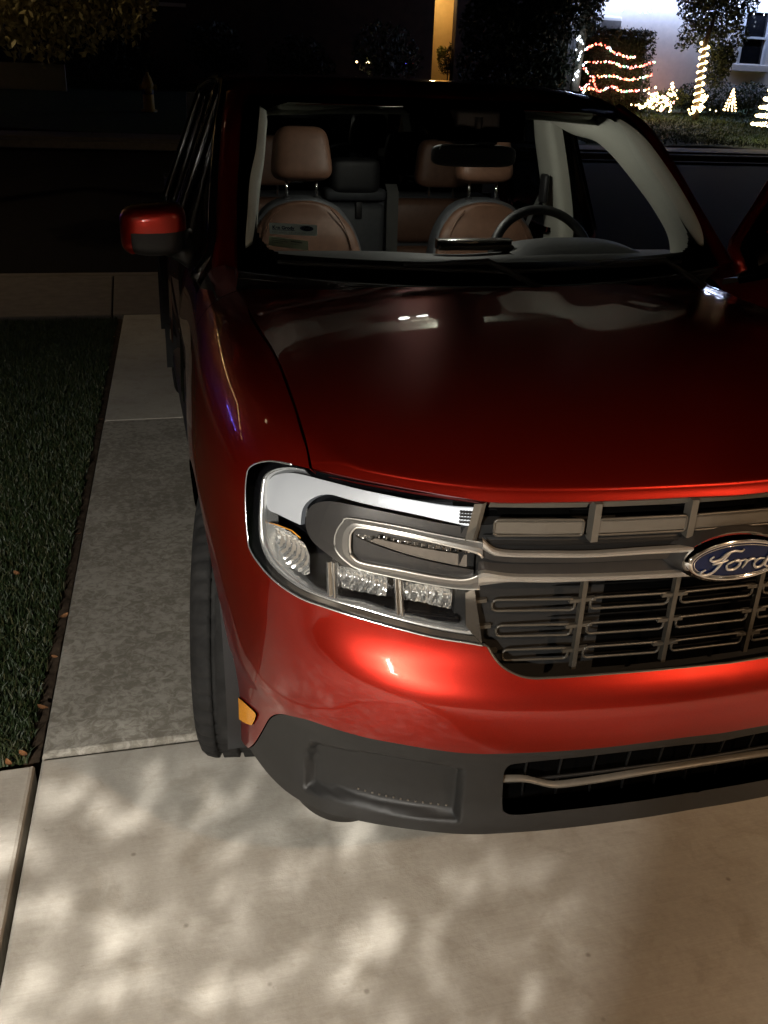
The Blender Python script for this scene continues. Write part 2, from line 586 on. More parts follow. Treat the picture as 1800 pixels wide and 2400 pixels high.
def even(P, step, scale=None):
    """Resample a polyline to even spacing."""
    P = np.asarray(P, float)
    sc = np.array(scale) if scale is not None else np.ones(P.shape[1])
    d = np.concatenate([[0], np.cumsum(np.linalg.norm(np.diff(P * sc, axis=0), axis=1))])
    n = max(2, int(round(d[-1] / step)) + 1)
    s = np.linspace(0, d[-1], n)
    return np.stack([np.interp(s, d, P[:, k]) for k in range(P.shape[1])], 1)


def chain(*segs, step=.008):
    """Segments joined at corners into one closed outline in (u, v)."""
    out = []
    for s in segs:
        e = even(spl(s), step, MET)
        out += [tuple(p) for p in (e if not out else (e[1:] if np.linalg.norm(e[0] - np.array(out[-1])) < 1e-3 else e))]
    while np.linalg.norm((np.array(out[0]) - out[-1]) * MET) < 1e-4:
        out.pop()
    return np.array(out)


def inside(P, poly):
    x, y = P[:, 0], P[:, 1]
    r = np.zeros(len(P), bool)
    a = poly
    b = np.roll(poly, -1, 0)
    for (x0, y0), (x1, y1) in zip(a, b):
        c = ((y0 > y) != (y1 > y))
        if not c.any():
            continue
        r ^= c & (x < (x1 - x0) * (y - y0) / (y1 - y0 + 1e-15) + x0)
    return r


def dist_poly(P, poly):
    a = poly
    b = np.roll(poly, -1, 0)
    best = np.full(len(P), 1e9)
    for p, q in zip(a, b):
        d = q - p
        L = d @ d + 1e-15
        t = np.clip(((P - p) @ d) / L, 0, 1)
        best = np.minimum(best, np.linalg.norm(P - p - t[:, None] * d, axis=1))
    return best


def surf_pts(uv, off=0.0, disp=None, patch=None):
    S = patch or SHELL
    P, U, V, N = S.ev(uv[:, 0], uv[:, 1])
    N = N * SGN
    o = np.full(len(uv), off) if np.isscalar(off) else off
    if disp is not None:
        o = o + disp(uv)
    return P + N * o[:, None], N


def panel(poly, off=0.0, step=.016, disp=None, flange=.014, full=False, holes=(), fscale=1.0, patch=None):
    """Trimmed piece of the body surface: returns verts, faces, normals. full = also its mirror image, welded."""
    met = np.array(MET)
    Q = poly * met
    H = [h * met for h in holes]
    lo, hi = Q.min(0), Q.max(0)
    gx, gy = np.meshgrid(np.arange(lo[0], hi[0], step), np.arange(lo[1], hi[1], step))
    G = np.stack([gx.ravel(), gy.ravel()], 1)
    G = G + RNG.uniform(-.05, .05, G.shape) * step
    k = inside(G, Q) & (dist_poly(G, Q) > step * .45)
    for h in H:
        k &= ~inside(G, h) & (dist_poly(G, h) > step * .45)
    G = G[k]
    loops = [Q] + H
    pts = np.concatenate(loops + [G])
    edges, b = [], 0
    for L in loops:
        edges += [(b + i, b + (i + 1) % len(L)) for i in range(len(L))]
        b += len(L)
    vo, _eo, fo, _a, _b2, _c = delaunay_2d_cdt([Vector(p) for p in pts], edges, [], 0, 1e-7)
    V2 = np.array([tuple(v) for v in vo])
    F = np.array([f for f in fo if len(f) == 3])
    cen = V2[F].mean(1)
    k = inside(cen, Q)
    for h in H:
        k &= ~inside(cen, h)
    F = F[k]
    P, N = surf_pts(V2 / met, off, disp, patch)
    # orient faces with the normal
    fn = np.cross(P[F[:, 1]] - P[F[:, 0]], P[F[:, 2]] - P[F[:, 0]])
    if ((fn * N[F[:, 0]]).sum() < 0):
        F = F[:, ::-1]
    if disp is not None:
        uvv, h = V2 / met, .004
        du = surf_pts(uvv + [h, 0], off, disp, patch)[0] - surf_pts(uvv - [h, 0], off, disp, patch)[0]
        dv = surf_pts(uvv + [0, h], off, disp, patch)[0] - surf_pts(uvv - [0, h], off, disp, patch)[0]
        N2 = np.cross(du, dv)
        N2 /= np.linalg.norm(N2, axis=1)[:, None] + 1e-12
        N = np.where(((N2 * N).sum(1) < 0)[:, None], -N2, N2)
    verts, faces, norms = list(P), [tuple(f) for f in F], list(N)
    if flange:
        for L in loops:
            uv = L / met
            A, NA = surf_pts(uv, off, disp, patch)
            B = A - NA * flange
            T = np.roll(A, -1, 0) - np.roll(A, 1, 0)
            O = np.cross(T, NA)
            O /= np.linalg.norm(O, axis=1)[:, None] + 1e-12
            # outward from the piece
            c = (np.roll(L, -1, 0) - np.roll(L, 1, 0))
            area = ((L[:, 0] * np.roll(L[:, 1], -1)) - (np.roll(L[:, 0], -1) * L[:, 1])).sum()
            R = A - NA * .0015 + 0
            base = len(verts)
            n = len(L)
            verts += list(A) + list(B)
            norms += list(O) * 2
            for i in range(n):
                j = (i + 1) % n
                if full and abs(A[i][0]) < 2e-3 and abs(A[j][0]) < 2e-3:
                    continue
                faces.append((base + i, base + j, base + n + j, base + n + i))
    verts, norms = np.array(verts), np.array(norms)
    if full:
        z = np.abs(verts[:, 0]) < 2e-3
        verts[z, 0] = 0
        b = len(verts)
        m = verts.copy()
        m[:, 0] *= -1
        nn = norms.copy()
        nn[:, 0] *= -1
        faces = faces + [tuple(i + b for i in reversed(f)) for f in faces]
        norms[z, 0] = 0
        nn[z, 0] = 0
        norms = np.concatenate([norms, nn])
        norms /= np.linalg.norm(norms, axis=1)[:, None] + 1e-12
        verts = np.concatenate([verts, m])
    return verts, faces, norms


def flipx(vfn):
    v, f, n = vfn
    v, n = v.copy(), n.copy()
    v[:, 0] *= -1
    n[:, 0] *= -1
    return v, [tuple(reversed(a)) for a in f], n


def put(name, vfn, mat, parent, side=-1, xf=None):
    if side > 0:
        vfn = flipx(vfn)
    v, f, n = vfn
    if xf is not None:
        M = np.array(xf.to_3x3())
        v = v @ M.T + np.array(xf.to_translation())
        n = n @ M.T
    return mk(name, v, f, MAT[mat], parent, True, n)


def loft(ca, cb, rows, n, full=False, patch=None):
    """Strip between two (u, v) curves; rows = (fraction, offset) pairs. Returns an MB."""
    A = even(spl(ca), 1e-9 + 1, MET) if False else None
    def rs(c):
        e = spl(c)
        d = np.concatenate([[0], np.cumsum(np.linalg.norm(np.diff(e * MET, axis=0), axis=1))])
        s = np.linspace(0, d[-1], n)
        return np.stack([np.interp(s, d, e[:, k]) for k in range(2)], 1)
    A, B = rs(ca), rs(cb)
    G = []
    for f, o in rows:
        P, _n = surf_pts(A * (1 - f) + B * f, o, None, patch)
        G.append(P)
    return np.array(G)


def curve3(pts, off=0.0, step=.012):
    uv = even(spl(pts), step, MET)
    return surf_pts(uv, off)[0]


TRUCK = empty('pickup_truck', (0, 2.5, 0), 'red metallic pickup truck with open driver door parked on the driveway', 'pickup truck')
HX, HY = .905, 1.435          # driver door hinge


def to_u(y, v):
    """u on the flank where the surface reaches this y."""
    us = np.linspace(7, SHELL.nu, 600)
    P = SHELL.ev(us, np.full(600, v))[0]
    return float(np.interp(y, P[:, 1], us))


def to_v(u, z):
    vs = np.linspace(0, SHELL.nv, 400)
    P = SHELL.ev(np.full(400, u), vs)[0]
    return float(np.interp(z, P[:, 2], vs))


def yz_uv(y, z):
    v = 6.0
    for _ in range(6):
        u = to_u(y, v)
        v = to_v(u, z)
    return (u, v)


AX_F, AX_R, WHEEL_Z, ARCH = .905, 3.98, .362, .405


def arch_pts(yc, a0, a1, n=24, r=ARCH):
    return [yz_uv(yc + r * math.cos(a), WHEEL_Z + .01 + r * math.sin(a)) for a in np.linspace(a0, a1, n)]


def build_body():
    ctr = lambda pts: [p for p in pts if p[0] > 1.0]
    grb = ctr(T['gr_left'])
    grb = grb + [(1.0, 7.56)]
    ct = ctr(T['clad_top']) + [(1.0, 5.21)]
    # --- painted bumper
    A0, A1 = T['seam'][-1], T['clad_top'][0]
    # wheel arch from the cladding tip up to the seam
    tip = SHELL.ev([A1[0]], [A1[1]])[0][0]
    a_tip = math.atan2(tip[2] - WHEEL_Z - .01, tip[1] - AX_F)
    a_seam = math.radians(180 - 48)
    arc = arch_pts(AX_F, a_seam, math.radians(180 - 3), 10)
    seam_end = arc[0]
    seam = [T['seam'][0], T['seam'][1], T['seam'][2], seam_end]
    bumper = chain(list(reversed(grb)), T['hl_under'][::-1], seam, arc, [arc[-1], (11.3, 1.9), (10.9, 1.45), T['clad_top'][0]], ct, [(1.0, 5.21), (1.0, 7.56)])
    b = mk('bumper', *_sp(panel(bumper, 0, .016, flange=.03, full=True)), parent=TRUCK, m='red_paint')
    for s in (-1, 1):
        put('side_reflector', panel(chain(T['amber'] + T['amber'][:1], step=.004), .004, .012, flange=.006), 'amber', b, s)
    # --- dark lower cladding with corner pocket and centre intake
    cb = [(10.1, 1.62), (9.6, 1.55), (9.0, 1.50), (8.4, 1.50), (7.7, 1.52), (7.0, 1.58), (6.28, 1.648), (5.03, 1.66), (4.375, 1.80), (3.448, 1.948), (2.52, 2.066), (1.37, 2.144), (1.0, 2.16)]
    itop = ctr(T['intake']) + [(1.0, 4.56)]
    ibot = ctr(T['intake_b']) + [(1.0, 2.70)]
    clad = chain(T['clad_top'][:1] + cb, [(1.0, 2.16), (1.0, 2.70)], list(reversed(ibot)), [ibot[0], itop[0]], itop,
                 [(1.0, 4.56), (1.0, 5.16)], [(p[0], p[1] - .05) for p in reversed(ct)], step=.007)
    pk = even(spl(T['pocket'] + T['pocket'][:1], 6), .006, MET)[:-1]

    def pocket(uv):
        q = uv * np.array(MET)
        k = pk * np.array(MET)
        d = dist_poly(q, k) * np.where(inside(q, k), 1, -1)
        t = np.clip((d + .004) / .018, 0, 1)
        return -.022 * t * t * (3 - 2 * t)
    c = mk('bumper_cladding', *_sp(panel(clad, -.002, .0085, disp=pocket, flange=.055, full=True)), parent=TRUCK, m='cladding')
    mb = MB()
    for i in range(13):
        u = 7.35 - i * .155
        vv = 2.62 - .02 * i / 13
        P, N = surf_pts(np.array([(u, vv), (u - .04, vv)]), -.0225)
        mb.tube([P[0], P[1]], .0022, 5)
    stuff(mb.mirror().build('tread_mark', MAT['pad_grey'], c))
    # deflector lip hanging below the corner
    mb = MB()
    G = []
    for t in np.linspace(0, 1, 24):
        u = 8.95 - 1.85 * t
        P, N = surf_pts(np.array([(u, 1.75), (u, 1.45)]), -.012)
        h = .034 * math.sin(math.pi * t) ** .6
        q = P[1]
        G.append([P[0], q, q + np.array([0, .006, -h]), q + np.array([.01, .03, -h - .002]), q + np.array([.02, .06, 0])])
    mb.grid(G)
    mb.mirror()
    half = len(mb.v) // 2
    for sgn in (0, 1):
        m2 = MB().grid(np.array(G) * ([1, 1, 1] if sgn == 0 else [-1, 1, 1]))
        m2.build('air_deflector', MAT['cladding'], c)
    # --- intake: black throat, slats and a pale cross bar
    inn = chain(list(reversed(ibot)), [ibot[0], itop[0]], itop, [(1.0, 4.56), (1.0, 2.70)])
    it = mk('air_intake', *_sp(panel(inn, -.075, .03, flange=0, full=True)), parent=TRUCK, m='void')
    MB().box((-.46, .125, .30), (.46, .15, .60)).build('backing', MAT['void'], it, False)
    for vv, r, nm in ((4.15, .004, 'slat'), (3.1, .004, 'slat')):
        L = curve3([(4.42, vv), (3.5, vv + .1), (2.2, vv + .18), (1.0, vv + .2)], -.04)
        L = np.concatenate([L, (L * [-1, 1, 1])[::-1][1:]])
        MB().tube(L, r, 6).build(nm, MAT['black_plastic'], it)
    for i in range(7):
        x = 1 + i * .6
        L = curve3([(x, 4.6), (x, 2.7)], -.05, .02)
        MB().tube(L, .003, 5).build('rib', MAT['black_plastic'], it)
        if i:
            MB().tube(L * [-1, 1, 1], .003, 5).build('rib', MAT['black_plastic'], it)
    bar = [(4.56, 3.42), (4.3, 3.44), (4.05, 3.42), (3.85, 3.34), (3.65, 3.25), (3.45, 3.22), (3.0, 3.27), (2.0, 3.38), (1.0, 3.42)]
    top = surf_pts(even(spl(bar), .01, MET), -.012)[0]
    G = np.stack([top + [0, .014, .0035], top + [0, 0, .0028], top + [0, .0, -.0028], top + [0, .014, -.004]])
    mb = MB().grid(G)
    mb.mirror().build('cross_bar', MAT['pad_grey'], it)

    # --- fenders
    for s in (-1, 1):
        shut = [(a, b_ - .03) for a, b_ in T['shut'][:-1]]
        ue = to_u(1.425, 14.5)
        arc2 = arch_pts(AX_F, a_seam, math.radians(6), 30)
        door_edge = [yz_uv(1.425, z) for z in (.33, .5, .7, .85, .95)] + [(to_u(1.425, 13), 13.0), (ue, 14.98)]
        out = chain(T['hl_outer'], seam, arc2, [arc2[-1], yz_uv(1.29, .33), door_edge[0]], door_edge,
                    [(ue, 14.98)] + [p for p in reversed(shut) if p[0] < ue - .1] + [T['hl_outer'][0]])
        put('fender', panel(out, 0, .018, flange=.02), 'red_paint', TRUCK, s)
    # fender liners
    for s in (-1, 1):
        for yc in (AX_F, AX_R):
            mb = MB()
            G = []
            for a in np.linspace(-.25, math.pi + .25, 22):
                G.append([(s * .888, yc + (ARCH + .012) * math.cos(a), WHEEL_Z + (ARCH + .012) * math.sin(a)),
                          (s * .62, yc + (ARCH + .012) * math.cos(a), WHEEL_Z + (ARCH + .012) * math.sin(a)),
                          (s * .61, yc + .1 * math.cos(a), WHEEL_Z + .1 * math.sin(a))])
            mb.grid(G)
            mb.build('wheel_liner', MAT['matte_black'], TRUCK)
    # --- doors and bed sides (closed ones); the driver door is swung open
    xf = Matrix.Translation((HX, HY, 0)) @ Matrix.Rotation(math.radians(-64), 4, 'Z') @ Matrix.Translation((-HX, -HY, 0))
    sides = {'front_door': (1.432, 2.47), 'rear_door': (2.476, 3.40), 'bed_side': (3.407, 4.97)}
    for s in (-1, 1):
        for nm, (y0, y1) in sides.items():
            top = 15.6 if nm != 'bed_side' else 15.9
            e0 = [yz_uv(y0, z) for z in (.36, .5, .7, .85, .95)] + [(to_u(y0, 13.2), 13.2), (to_u(y0, top), top)]
            e1 = [yz_uv(y1, z) for z in (.36, .5, .7, .85, .95)] + [(to_u(y1, 13.2), 13.2), (to_u(y1, top), top)]
            if nm == 'bed_side':
                arc = arch_pts(AX_R, math.radians(178), math.radians(2), 30)
                bot = [[e0[0], arc[0]], arc, [arc[-1], e1[0]]]
            else:
                bot = [[e0[0], e1[0]]]
            out = chain(e0[::-1], *bot, e1, [e1[-1], e0[-1]], step=.02)
            vfn = panel(out, 0, .04, flange=.02)
            opened = xf if (s > 0 and nm == 'front_door') else None
            o = put(nm, vfn, 'red_paint', TRUCK, s, opened)
            if nm != 'bed_side':
                door_top(o, s, y0, y1, opened)
    return xf


def _sp(vfn):
    return vfn


_mk = mk


def mk(name, *a, parent=None, m=None, **k):
    if m is not None:
        v, f, n = a
        return _mk(name, v, f, MAT[m], parent, True, n)
    return _mk(name, *a, **({'parent': parent} if parent is not None else {}), **k)


# outer line of the A pillar and roof rail, and the windscreen edge beside it
PIL_O = [(.805, 1.40, 1.165), (.778, 1.60, 1.305), (.752, 1.75, 1.42), (.722, 1.91, 1.527), (.690, 2.10, 1.592), (.665, 2.35, 1.63), (.655, 2.8, 1.64), (.66, 3.25, 1.615), (.68, 3.52, 1.57)]
PIL_I = [(.745, 1.375, 1.165), (.722, 1.56, 1.305), (.698, 1.70, 1.42), (.668, 1.85, 1.527), (.630, 1.985, 1.590)]


def door_top(door, s, y0, y1, xf):
    """Window frame, glass, inner panel and mirror of a door."""
    def T3(p):
        v = Vector((p[0] * s, p[1], p[2]))
        return xf @ v if xf is not None else v
    oc = even(spl(PIL_O, 6), .02)
    top = lambda y: tuple(np.array([np.interp(y, oc[:, 1], oc[:, k]) for k in range(3)]) + [.004, 0, -.018])
    zb = 1.10
    front = y0 < 2
    ys = np.linspace(max(y0 + .03, 1.47), y1 - .02, 14)
    path = [(.865, y0 + .02, zb)] if not front else [(.855, 1.46, 1.12)]
    path += [top(y) for y in ys]
    path += [(.86, y1 - .02, zb)]
    mb = MB()
    mb.tube([T3(p) for p in even(path, .04)], .021, 6)
    mb.build('window_frame', MAT['red_paint'] if xf is not None else MAT['gloss_black'], door)
    mb = MB()
    G = np.array([[T3((p[0] - .012, p[1], p[2])), T3((.85, p[1], zb - .02))] for p in [top(y) for y in ys]])
    mb.grid(G)
    mb.build('window_pane', MAT['side_glass'], door)
    mb = MB()
    G = []
    for y in np.linspace(y0 + .02, y1 - .02, 8):
        G.append([T3((.845, y, zb)), T3((.80, y, zb - .01)), T3((.79, y, .85)), T3((.76, y, .8)), T3((.78, y, .45)), T3((.86, y, .40))])
    mb.grid(G)
    mb.build('door_panel', MAT['leather_black'], door)
    if front:
        mirror(door, T3)


def mirror(door, T3):
    c = (.955, 1.60, 1.235)
    def sh(lo, hi, grow, name, mat, zcut=None, ysh=0.0):
        mb = MB()
        mb.blob((0, 0, 0), (.088 + grow, .075 + grow, .068 + grow), .45, .55, 30, 20)
        vs = []
        for x, y, z in mb.v:
            # rounder outboard end, front face pushed out
            k = (x / .088)
            y2 = y * (1 - .12 * k)
            z2 = z * (1 - .10 * max(0, k)) + .008 * max(0, -k)
            vs.append((c[0] + x, c[1] + y2, c[2] + z2))
        fs = [f for f in mb.f if lo <= np.mean([vs[i][2] for i in f]) <= hi] if zcut is None else [f for f in mb.f if zcut(np.mean([vs[i] for i in f], axis=0))]
        b = MB()
        b.add([T3(v) for v in vs], fs)
        return b.build(name, MAT[mat], door)
    sh(0, 9, 0, 'mirror_housing', 'black_plastic')
    sh(0, 9, .004, 'mirror_cap', 'red_paint', zcut=lambda p: p[2] > 1.233 or p[0] > 1.015)
    b = MB()
    b.tube([T3(p) for p in ((.85, 1.55, 1.16), (.88, 1.57, 1.175), (.91, 1.59, 1.19))], [.03, .026, .03], 10)
    b.build('mirror_arm', MAT['black_plastic'], door)


def build_hood():
    cols = [1.0, 2.0, 3.0, 4.0, 5.0, 5.7, 6.4, 7.1, 7.8, 8.4, 9.0]
    front = np.array(T['gr_top'][::-1] + T['hl_top'][1:])
    front = front[np.argsort(front[:, 0])]
    fv = lambda u: float(np.interp(u, front[:, 0], front[:, 1])) + .05
    sh3 = surf_pts(even(spl(T['shut']), .01, MET))[0]
    ts = [0, .045, .11, .2, .32, .46, .6, .74, .88, 1.0]
    G = np.zeros((len(cols), 3 + len(ts) - 1, 3))
    cz_y = [.14, .3, .6, .9, 1.2, 1.5]
    cz_z = [1.040, 1.062, 1.094, 1.116, 1.130, 1.138]
    ez_y, ez_z = sh3[:, 1], sh3[:, 2] + .001
    for i, u in enumerate(cols):
        a = surf_pts(np.array([(u, fv(u)), (u, (fv(u) + 13.2) / 2 + .1), (u, 13.3)]), 0)[0]
        if i == len(cols) - 1:
            a = np.array([sh3[0], sh3[0] + (sh3[3] - sh3[0]) * .35, sh3[3]])
            a[:, 0] += .004
        G[i, :3] = a
        x0, y0, z0 = a[2]
        x1 = x0 * .985 if i < len(cols) - 1 else None
        yc = 1.205 + .55 * x0 ** 2
        for k, t in enumerate(ts[1:]):
            y = y0 + (yc - y0) * t
            if i == len(cols) - 1:
                x = float(np.interp(y, sh3[:, 1], sh3[:, 0])) + .004
                z = float(np.interp(y, ez_y, ez_z))
            else:
                x = x0 + (x1 - x0) * t
                xe = float(np.interp(y, sh3[:, 1], sh3[:, 0]))
                s = min(1, abs(x / xe))
                zc, ze = np.interp(y, cz_y, cz_z), np.interp(y, ez_y, ez_z)
                z = ze + (zc - ze) * (1 - s ** 2.3)
                d = np.clip((.40 - abs(x)) / .10, 0, 1)
                z += .010 * d * d * (3 - 2 * d) * np.clip((y - .30) / .5, 0, 1)
                w = np.clip(1 - t / .25, 0, 1) ** 2
                zt = z0 + (a[2] - a[1])[2] / max(1e-6, np.linalg.norm((a[2] - a[1])[:2])) * (y - y0) * .4
                z = z * (1 - w) + min(z, zt) * w
            G[i, 3 + k] = (x, y, z)
    # fair the net so reflections run smoothly
    for _ in range(8):
        Z = G[:, :, 2].copy()
        E = np.concatenate([Z[1:2], Z], 0)          # mirror across the centre line
        lu = (E[:-2] + E[2:]) / 2                    # columns 0 .. n-2
        lv = (Z[:, :-2] + Z[:, 2:]) / 2
        Z2 = Z.copy()
        Z2[:-1, 3:-1] = Z[:-1, 3:-1] * .4 + lu[:, 3:-1] * .35 + lv[:-1, 2:] * .25
        G[:, :, 2] = Z2
    G[0, :, 0] = 0
    full = np.concatenate([(G * [-1, 1, 1])[:0:-1], G])
    pt = Patch(full)
    us = np.linspace(0, pt.nu, 161)
    vs = np.concatenate([np.linspace(0, 3, 25), np.linspace(3, pt.nv, 60)[1:]])
    uu, vv = np.meshgrid(us, vs, indexing='ij')
    P, U, V, N = pt.ev(uu.ravel(), vv.ravel())
    if N[len(N) // 2][2] < 0:
        N = -N
    P = P.reshape(len(us), len(vs), 3)
    Nn = N.reshape(P.shape)
    mb = MB().grid(P)
    norms = list(N)
    # folded edge all round
    rim = [(i, 0) for i in range(len(us))] + [(len(us) - 1, j) for j in range(1, len(vs))] + [(i, len(vs) - 1) for i in range(len(us) - 2, -1, -1)] + [(0, j) for j in range(len(vs) - 2, 0, -1)]
    A = np.array([P[i, j] for i, j in rim])
    NA = np.array([Nn[i, j] for i, j in rim])
    Tt = np.roll(A, -1, 0) - np.roll(A, 1, 0)
    O = np.cross(Tt, NA)
    O /= np.linalg.norm(O, axis=1)[:, None]
    mb.grid(np.stack([A, A - NA * .003 - O * 0, A - NA * .022], 0).transpose(1, 0, 2), close_u=True)
    norms += list(np.repeat(O, 3, axis=0))
    fn = mb.f[0]
    v = np.array(mb.v)
    if np.cross(v[fn[1]] - v[fn[0]], v[fn[2]] - v[fn[0]]) @ norms[0] < 0:
        mb.f = [tuple(reversed(f)) for f in mb.f]
    mk('hood', v, mb.f, np.array(norms), parent=TRUCK, m='red_paint')
    return P


def rr(w, h, r, n=5):
    """Rounded rectangle, centred, as (x, z) points."""
    out = []
    for cx, cz, a0 in ((w / 2 - r, h / 2 - r, 0), (-w / 2 + r, h / 2 - r, 90), (-w / 2 + r, -h / 2 + r, 180), (w / 2 - r, -h / 2 + r, 270)):
        for k in range(n + 1):
            a = math.radians(a0 + 90 * k / n)
            out.append((cx + r * math.cos(a), cz + r * math.sin(a)))
    return out


def gy(x):
    return .106 + float(np.interp(abs(x), -PER[1:9, 0], PER[1:9, 1])) * .95


def build_grille():
    out3 = [np.array(p) for p in surf_pts(chain([(1.0, 7.56)] + [p for p in T['gr_left'][::-1] if p[0] > 1], T['hl_right'],
            [p for p in T['gr_top'] if p[0] > 1] + [(1.0, 12.15)], step=.01), -.012)[0]]
    half = np.array([p for p in out3])
    # black mesh behind everything
    mb = MB()
    xs = np.linspace(-.50, .50, 41)
    mb.grid([[(x, gy(x) + .045, z) for z in np.linspace(.62, 1.005, 9)] for x in xs])
    g = mb.build('grille', MAT['void'], TRUCK)
    # fine mesh of the radiator shutters
    for z in np.arange(.66, .99, .022):
        MB().tube([(x, gy(x) + .035, z) for x in np.linspace(-.48, .48, 25)], .0022, 4).build('shutter_slat', MAT['shutter'], g)
    # rim of the opening
    low = curve3([p for p in T['gr_left'] if p[0] > 1] + [(1.0, 7.56)], -.006)
    L = np.concatenate([low, (low * [-1, 1, 1])[::-1][1:]])
    MB().tube(L, .0045, 8).build('surround', MAT['lattice'], g)
    # ledge under the opening
    G = np.stack([L + [0, .0, -.005], L + [0, .05, -.04], L + [0, .11, -.075]])
    MB().grid(G).build('lower_ledge', MAT['black_plastic'], g)
    # lattice: verticals, tabs, hoops
    pm = {}

    def hoop(w, h):
        key = (round(w, 3), round(h, 3))
        if key not in pm:
            o = MB().tube([(x, 0, z) for x, z in rr(w, h, h * .42)], .0026, 6, closed=True)
            me = bpy.data.meshes.new('hoop')
            me.from_pydata(o.v, [], o.f)
            me.materials.append(MAT['lattice'])
            me.polygons.foreach_set('use_smooth', [True] * len(me.polygons))
            pm[key] = me
        return pm[key]

    def place(mesh, name, x, z, dy=0.0):
        o = bpy.data.objects.new(name, mesh)
        COL.objects.link(o)
        o.location = (x, gy(x) + dy, z)
        sl = (gy(x + .02) - gy(x - .02)) / .04
        o.rotation_euler = (0, 0, math.atan(sl))
        adopt(o, g)
        return o
    rows = [(.7945, .436), (.7405, .424), (.688, .408)]
    for k, (z, xe) in enumerate(rows):
        for x0, x1 in ((-xe, -.283), (-.254, -.101), (-.076, .076), (.101, .254), (.283, xe)):
            place(hoop(x1 - x0, .023), 'hoop', (x0 + x1) / 2, z)
        for x in (-.27, -.09, .09, .27):
            for dx in (-.012, .012):
                MB().box((x + dx - .014, gy(x) - .004, z + .005), (x + dx + .014, gy(x) + .004, z + .012)).build('tab', MAT['lattice'], g, False)
        for sx in (-1, 1):
            xx = sx * (xe + .02)
            MB().box((xx - .012, gy(xx) - .004, z + .005), (xx + .012, gy(xx) + .004, z + .012)).build('tab', MAT['lattice'], g, False)
    for x in (-.27, -.09, .09, .27):
        MB().box((x - .0045, gy(x) - .006, .655), (x + .0045, gy(x) + .006, .845)).build('upright', MAT['lattice'], g, False)
        MB().box((x - .0065, gy(x) - .012, .925), (x + .0065, gy(x) + .01, .998)).build('upright', MAT['pad_grey'], g, False)
    # upper row of solid pads under a sloping shelf
    for x0, x1 in ((-.444, -.293), (-.262, -.101), (-.08, .08), (.101, .262), (.293, .444)):
        xc, w = (x0 + x1) / 2, x1 - x0
        mb = MB()
        mb.grid([[(x, gy(x) - .004, .939), (x, gy(x) - .009, .942), (x, gy(x) - .009, .963), (x, gy(x) - .004, .966)] for x in np.linspace(x0, x1, 8)])
        pad = mb.build('pad', MAT['pad_grey'], g, False)
        m2 = MB().tube([(xc + x, gy(xc + x) - .008, .9525 + z) for x, z in rr(w + .004, .030, .007)], .0028, 6, closed=True)
        m2.build('pad_rim', MAT['lattice'], pad)
        m3 = MB().grid([[(x, gy(x) + .02, .966), (x, gy(x) + .034, .985)] for x in np.linspace(x0 + .012, x1 - .012, 6)])
        m3.build('slot', MAT['void'], pad, False)
        m4 = MB().grid([[(x, gy(x) - .002, 1.0), (x, gy(x) + .006, .985)] for x in np.linspace(x0 - .01, x1 + .01, 6)])
        m4.build('shelf', MAT['pad_grey'], pad, False)
    mb = MB()
    mb.grid([[(x, gy(x) - .004, .937), (x, gy(x) + .012, .930), (x, gy(x) - .006, .918)] for x in np.linspace(-.46, .46, 30)])
    mb.build('shelf_bar', MAT['black_plastic'], g)
    # end posts beside the lamps
    for s in (-1, 1):
        mb = MB().grid([[(s * (.462 + dx), gy(.46) + dy, 1.0), (s * (.474 + dx), gy(.47) + dy, .925)] for dx, dy in ((0, -.006), (.01, -.012), (.024, -.01))])
        mb.build('end_post', MAT['pad_grey'], g, False)
    # two bright bars and the dull band between them
    for nm, ca, cb in (('bar', 'bar_top', 'bar_top_b'), ('bar', 'bar_bot', 'bar_bot_b')):
        a = [p for p in T[ca]]
        b = [p for p in T[cb]]
        G = loft(a, b, [(0, -.012), (.0, .003), (.22, .0085), (.62, .0055), (1, -.004), (1, -.018)], 60)
        for s in (-1, 1):
            mb = MB()
            mb.grid(G * [s, 1, 1], flip=(s < 0))
            mb.build(nm, MAT['silver'], g, False)
    mid = loft(T['bar_top_b'], T['bar_bot'], [(0, -.012), (.45, -.018), (.55, -.03), (1, -.012)], 50)
    for s in (-1, 1):
        MB().grid(mid * [s, 1, 1], flip=(s < 0)).build('band', MAT['gunmetal'], g, False)
    back = MB()
    back.grid([[(x, gy(x) - .002, .925), (x, gy(x) - .002, .845)] for x in np.linspace(-.47, .47, 30)])
    back.build('band_backing', MAT['black_plastic'], g)
    emblem(g)


